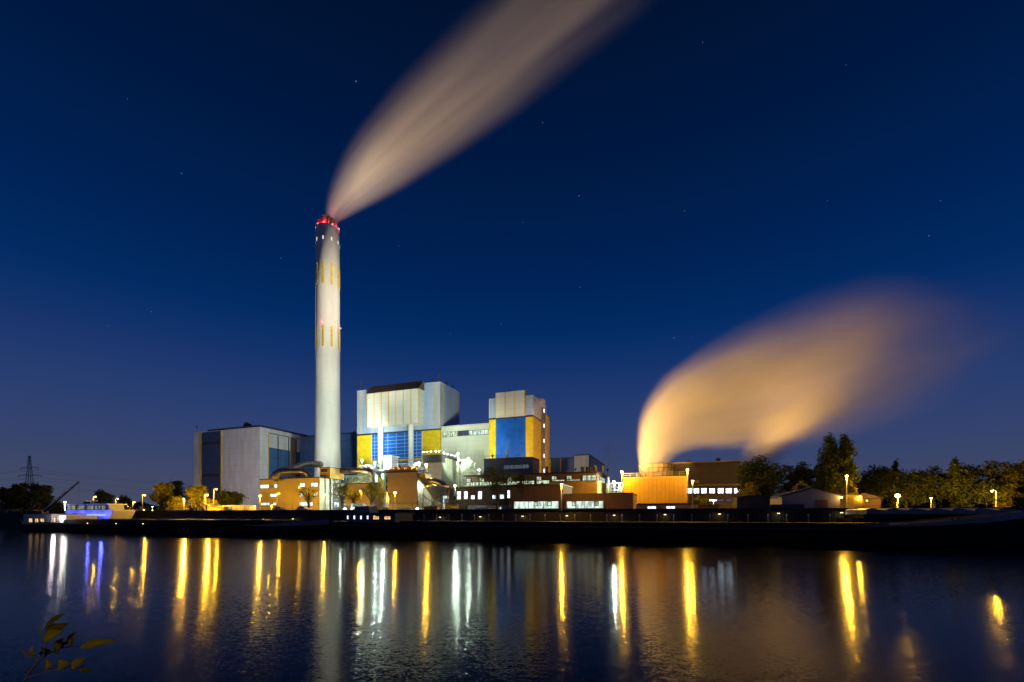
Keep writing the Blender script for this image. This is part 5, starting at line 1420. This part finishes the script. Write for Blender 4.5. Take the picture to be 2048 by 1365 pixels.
# ------------------------------------------------------------------ pylon with cables
pD = 420
py_ = T('lattice_pylon', 'tall lattice power pylon with two crossarms behind the dark trees at left', 'pylon', 59, pD, 12)
Hh = py_.z(912); mb = MB()
def hwid(z): return 3.6*(1-z/Hh)**1.3+.55
lv = [Hh*q_ for q_ in (0, .16, .3, .42, .52, .61, .69, .76, .82, .88, .94, 1)]
for sx in (-1, 1):
    for sy_ in (-1, 1): mb.tube([(sx*hwid(z), sy_*hwid(z), z) for z in lv], .22, 4)
for z0_, z1_ in zip(lv, lv[1:]):
    a_, b_ = hwid(z0_), hwid(z1_)
    for sy_ in (-1, 1):
        mb.bar((-a_, sy_*a_, z0_), (b_, sy_*b_, z1_), .16); mb.bar((a_, sy_*a_, z0_), (-b_, sy_*b_, z1_), .16)
        mb.bar((-b_, sy_*b_, z1_), (b_, sy_*b_, z1_), .14)
py_.part('mast', mb, PYL)
arms = []
for pyy, ln in ((937, 11), (952, 14), (967, 11)):
    z_ = py_.z(pyy); am = MB()
    for sx in (-1, 1):
        am.bar((sx*.5, -.6, z_), (sx*ln, 0, z_+.3), .26); am.bar((sx*.5, .6, z_), (sx*ln, 0, z_+.3), .26); am.bar((sx*.5, 0, z_+2.0), (sx*ln, 0, z_+.35), .2)
        for q_ in (.3, .55, .8): am.bar((sx*ln*q_, 0, z_), (sx*ln*q_, 0, z_+2.0*(1-q_)), .12)
        arms.append((sx*ln, 0, z_))
    py_.part('crossarm', am, PYL)
for a_ in arms: py_.part('insulator', MB().cyl(a_[0], a_[1], a_[2]-1.8, a_[2], .14, n=6), DARKM)
cb = MB()
for a_ in arms:
    for dx, dy in ((-260, -60), (170, 210)):
        pts = []
        for k in range(9): q_ = k/8; pts.append((a_[0]+dx*q_, a_[1]+dy*q_, a_[2]-1.8-28*q_*(1-q_)-4*q_))
        cb.tube(pts, .07, 3)
py_.part('power_line', cb, WIRE)

# ------------------------------------------------------------------ foreground sapling branch, lower left
bD = 2.6
def bp_(px, py, d=0): return P(px, py, bD+d)
bt = P(58, 1365, bD); root = Vector((bt.x-.28, bD-.1, 2.75))
sap = bpy.data.objects.new('sapling', None); col.objects.link(sap); sap.location = root
tag(sap, 'leafy sapling twig rising into the bottom left corner from the near bank', 'sapling')
def rel(p): return p-root
stem = MB()
stem.tube([Vector((0, 0, -.05)), rel(bp_(36, 1385)), rel(bp_(60, 1345)), rel(bp_(78, 1322)), rel(bp_(100, 1305)), rel(bp_(125, 1296, .03)), rel(bp_(160, 1292, .05))], [.009, .0065, .0055, .005, .004, .003, .002], 7)
stem.tube([rel(bp_(50, 1358)), rel(bp_(90, 1344)), rel(bp_(130, 1338)), rel(bp_(165, 1338))], [.003, .0025, .002, .0015], 6)
stem.tube([rel(bp_(78, 1322)), rel(bp_(66, 1318)), rel(bp_(56, 1308))], [.003, .002, .0015], 6)
stem.tube([rel(bp_(90, 1312)), rel(bp_(92, 1290)), rel(bp_(100, 1262)), rel(bp_(112, 1240))], [.003, .0025, .002, .0015], 6)
stem.build('stem', BARK, sap)
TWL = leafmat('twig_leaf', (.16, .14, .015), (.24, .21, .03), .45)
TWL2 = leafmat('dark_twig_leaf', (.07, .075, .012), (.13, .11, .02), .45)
def leaf(px0, py0, px1, py1, w_, mat=TWL, d=0, tilt=.2):
    a_, b_ = rel(bp_(px0, py0, d)), rel(bp_(px1, py1, d-tilt*.1)); ax = b_-a_; L_ = ax.length; ax.normalize()
    side = ax.cross(Vector((0, 1, 0))).normalized(); side = (side+Vector((0, tilt*1.6, 0))).normalized(); nrm = ax.cross(side)
    vs = []; K_ = 9; wd = w_/F*bD/2
    for i in range(K_):
        t_ = i/(K_-1); ww = wd*math.sin(math.pi*t_**.8)**.85 if 0 < t_ < 1 else .0006
        c_ = a_+ax*L_*t_+nrm*(.012*math.sin(math.pi*t_))
        vs += [c_-side*ww+nrm*ww*.25, c_, c_+side*ww+nrm*ww*.25]
    fs = []
    for i in range(K_-1):
        fs += [(i*3, i*3+1, i*3+4, i*3+3), (i*3+1, i*3+2, i*3+5, i*3+4)]
    o = MB().add(vs, fs).build('leaf', mat, sap, smooth=True)
    sm = o.modifiers.new('thick', 'SOLIDIFY'); sm.thickness = .0006
    return o
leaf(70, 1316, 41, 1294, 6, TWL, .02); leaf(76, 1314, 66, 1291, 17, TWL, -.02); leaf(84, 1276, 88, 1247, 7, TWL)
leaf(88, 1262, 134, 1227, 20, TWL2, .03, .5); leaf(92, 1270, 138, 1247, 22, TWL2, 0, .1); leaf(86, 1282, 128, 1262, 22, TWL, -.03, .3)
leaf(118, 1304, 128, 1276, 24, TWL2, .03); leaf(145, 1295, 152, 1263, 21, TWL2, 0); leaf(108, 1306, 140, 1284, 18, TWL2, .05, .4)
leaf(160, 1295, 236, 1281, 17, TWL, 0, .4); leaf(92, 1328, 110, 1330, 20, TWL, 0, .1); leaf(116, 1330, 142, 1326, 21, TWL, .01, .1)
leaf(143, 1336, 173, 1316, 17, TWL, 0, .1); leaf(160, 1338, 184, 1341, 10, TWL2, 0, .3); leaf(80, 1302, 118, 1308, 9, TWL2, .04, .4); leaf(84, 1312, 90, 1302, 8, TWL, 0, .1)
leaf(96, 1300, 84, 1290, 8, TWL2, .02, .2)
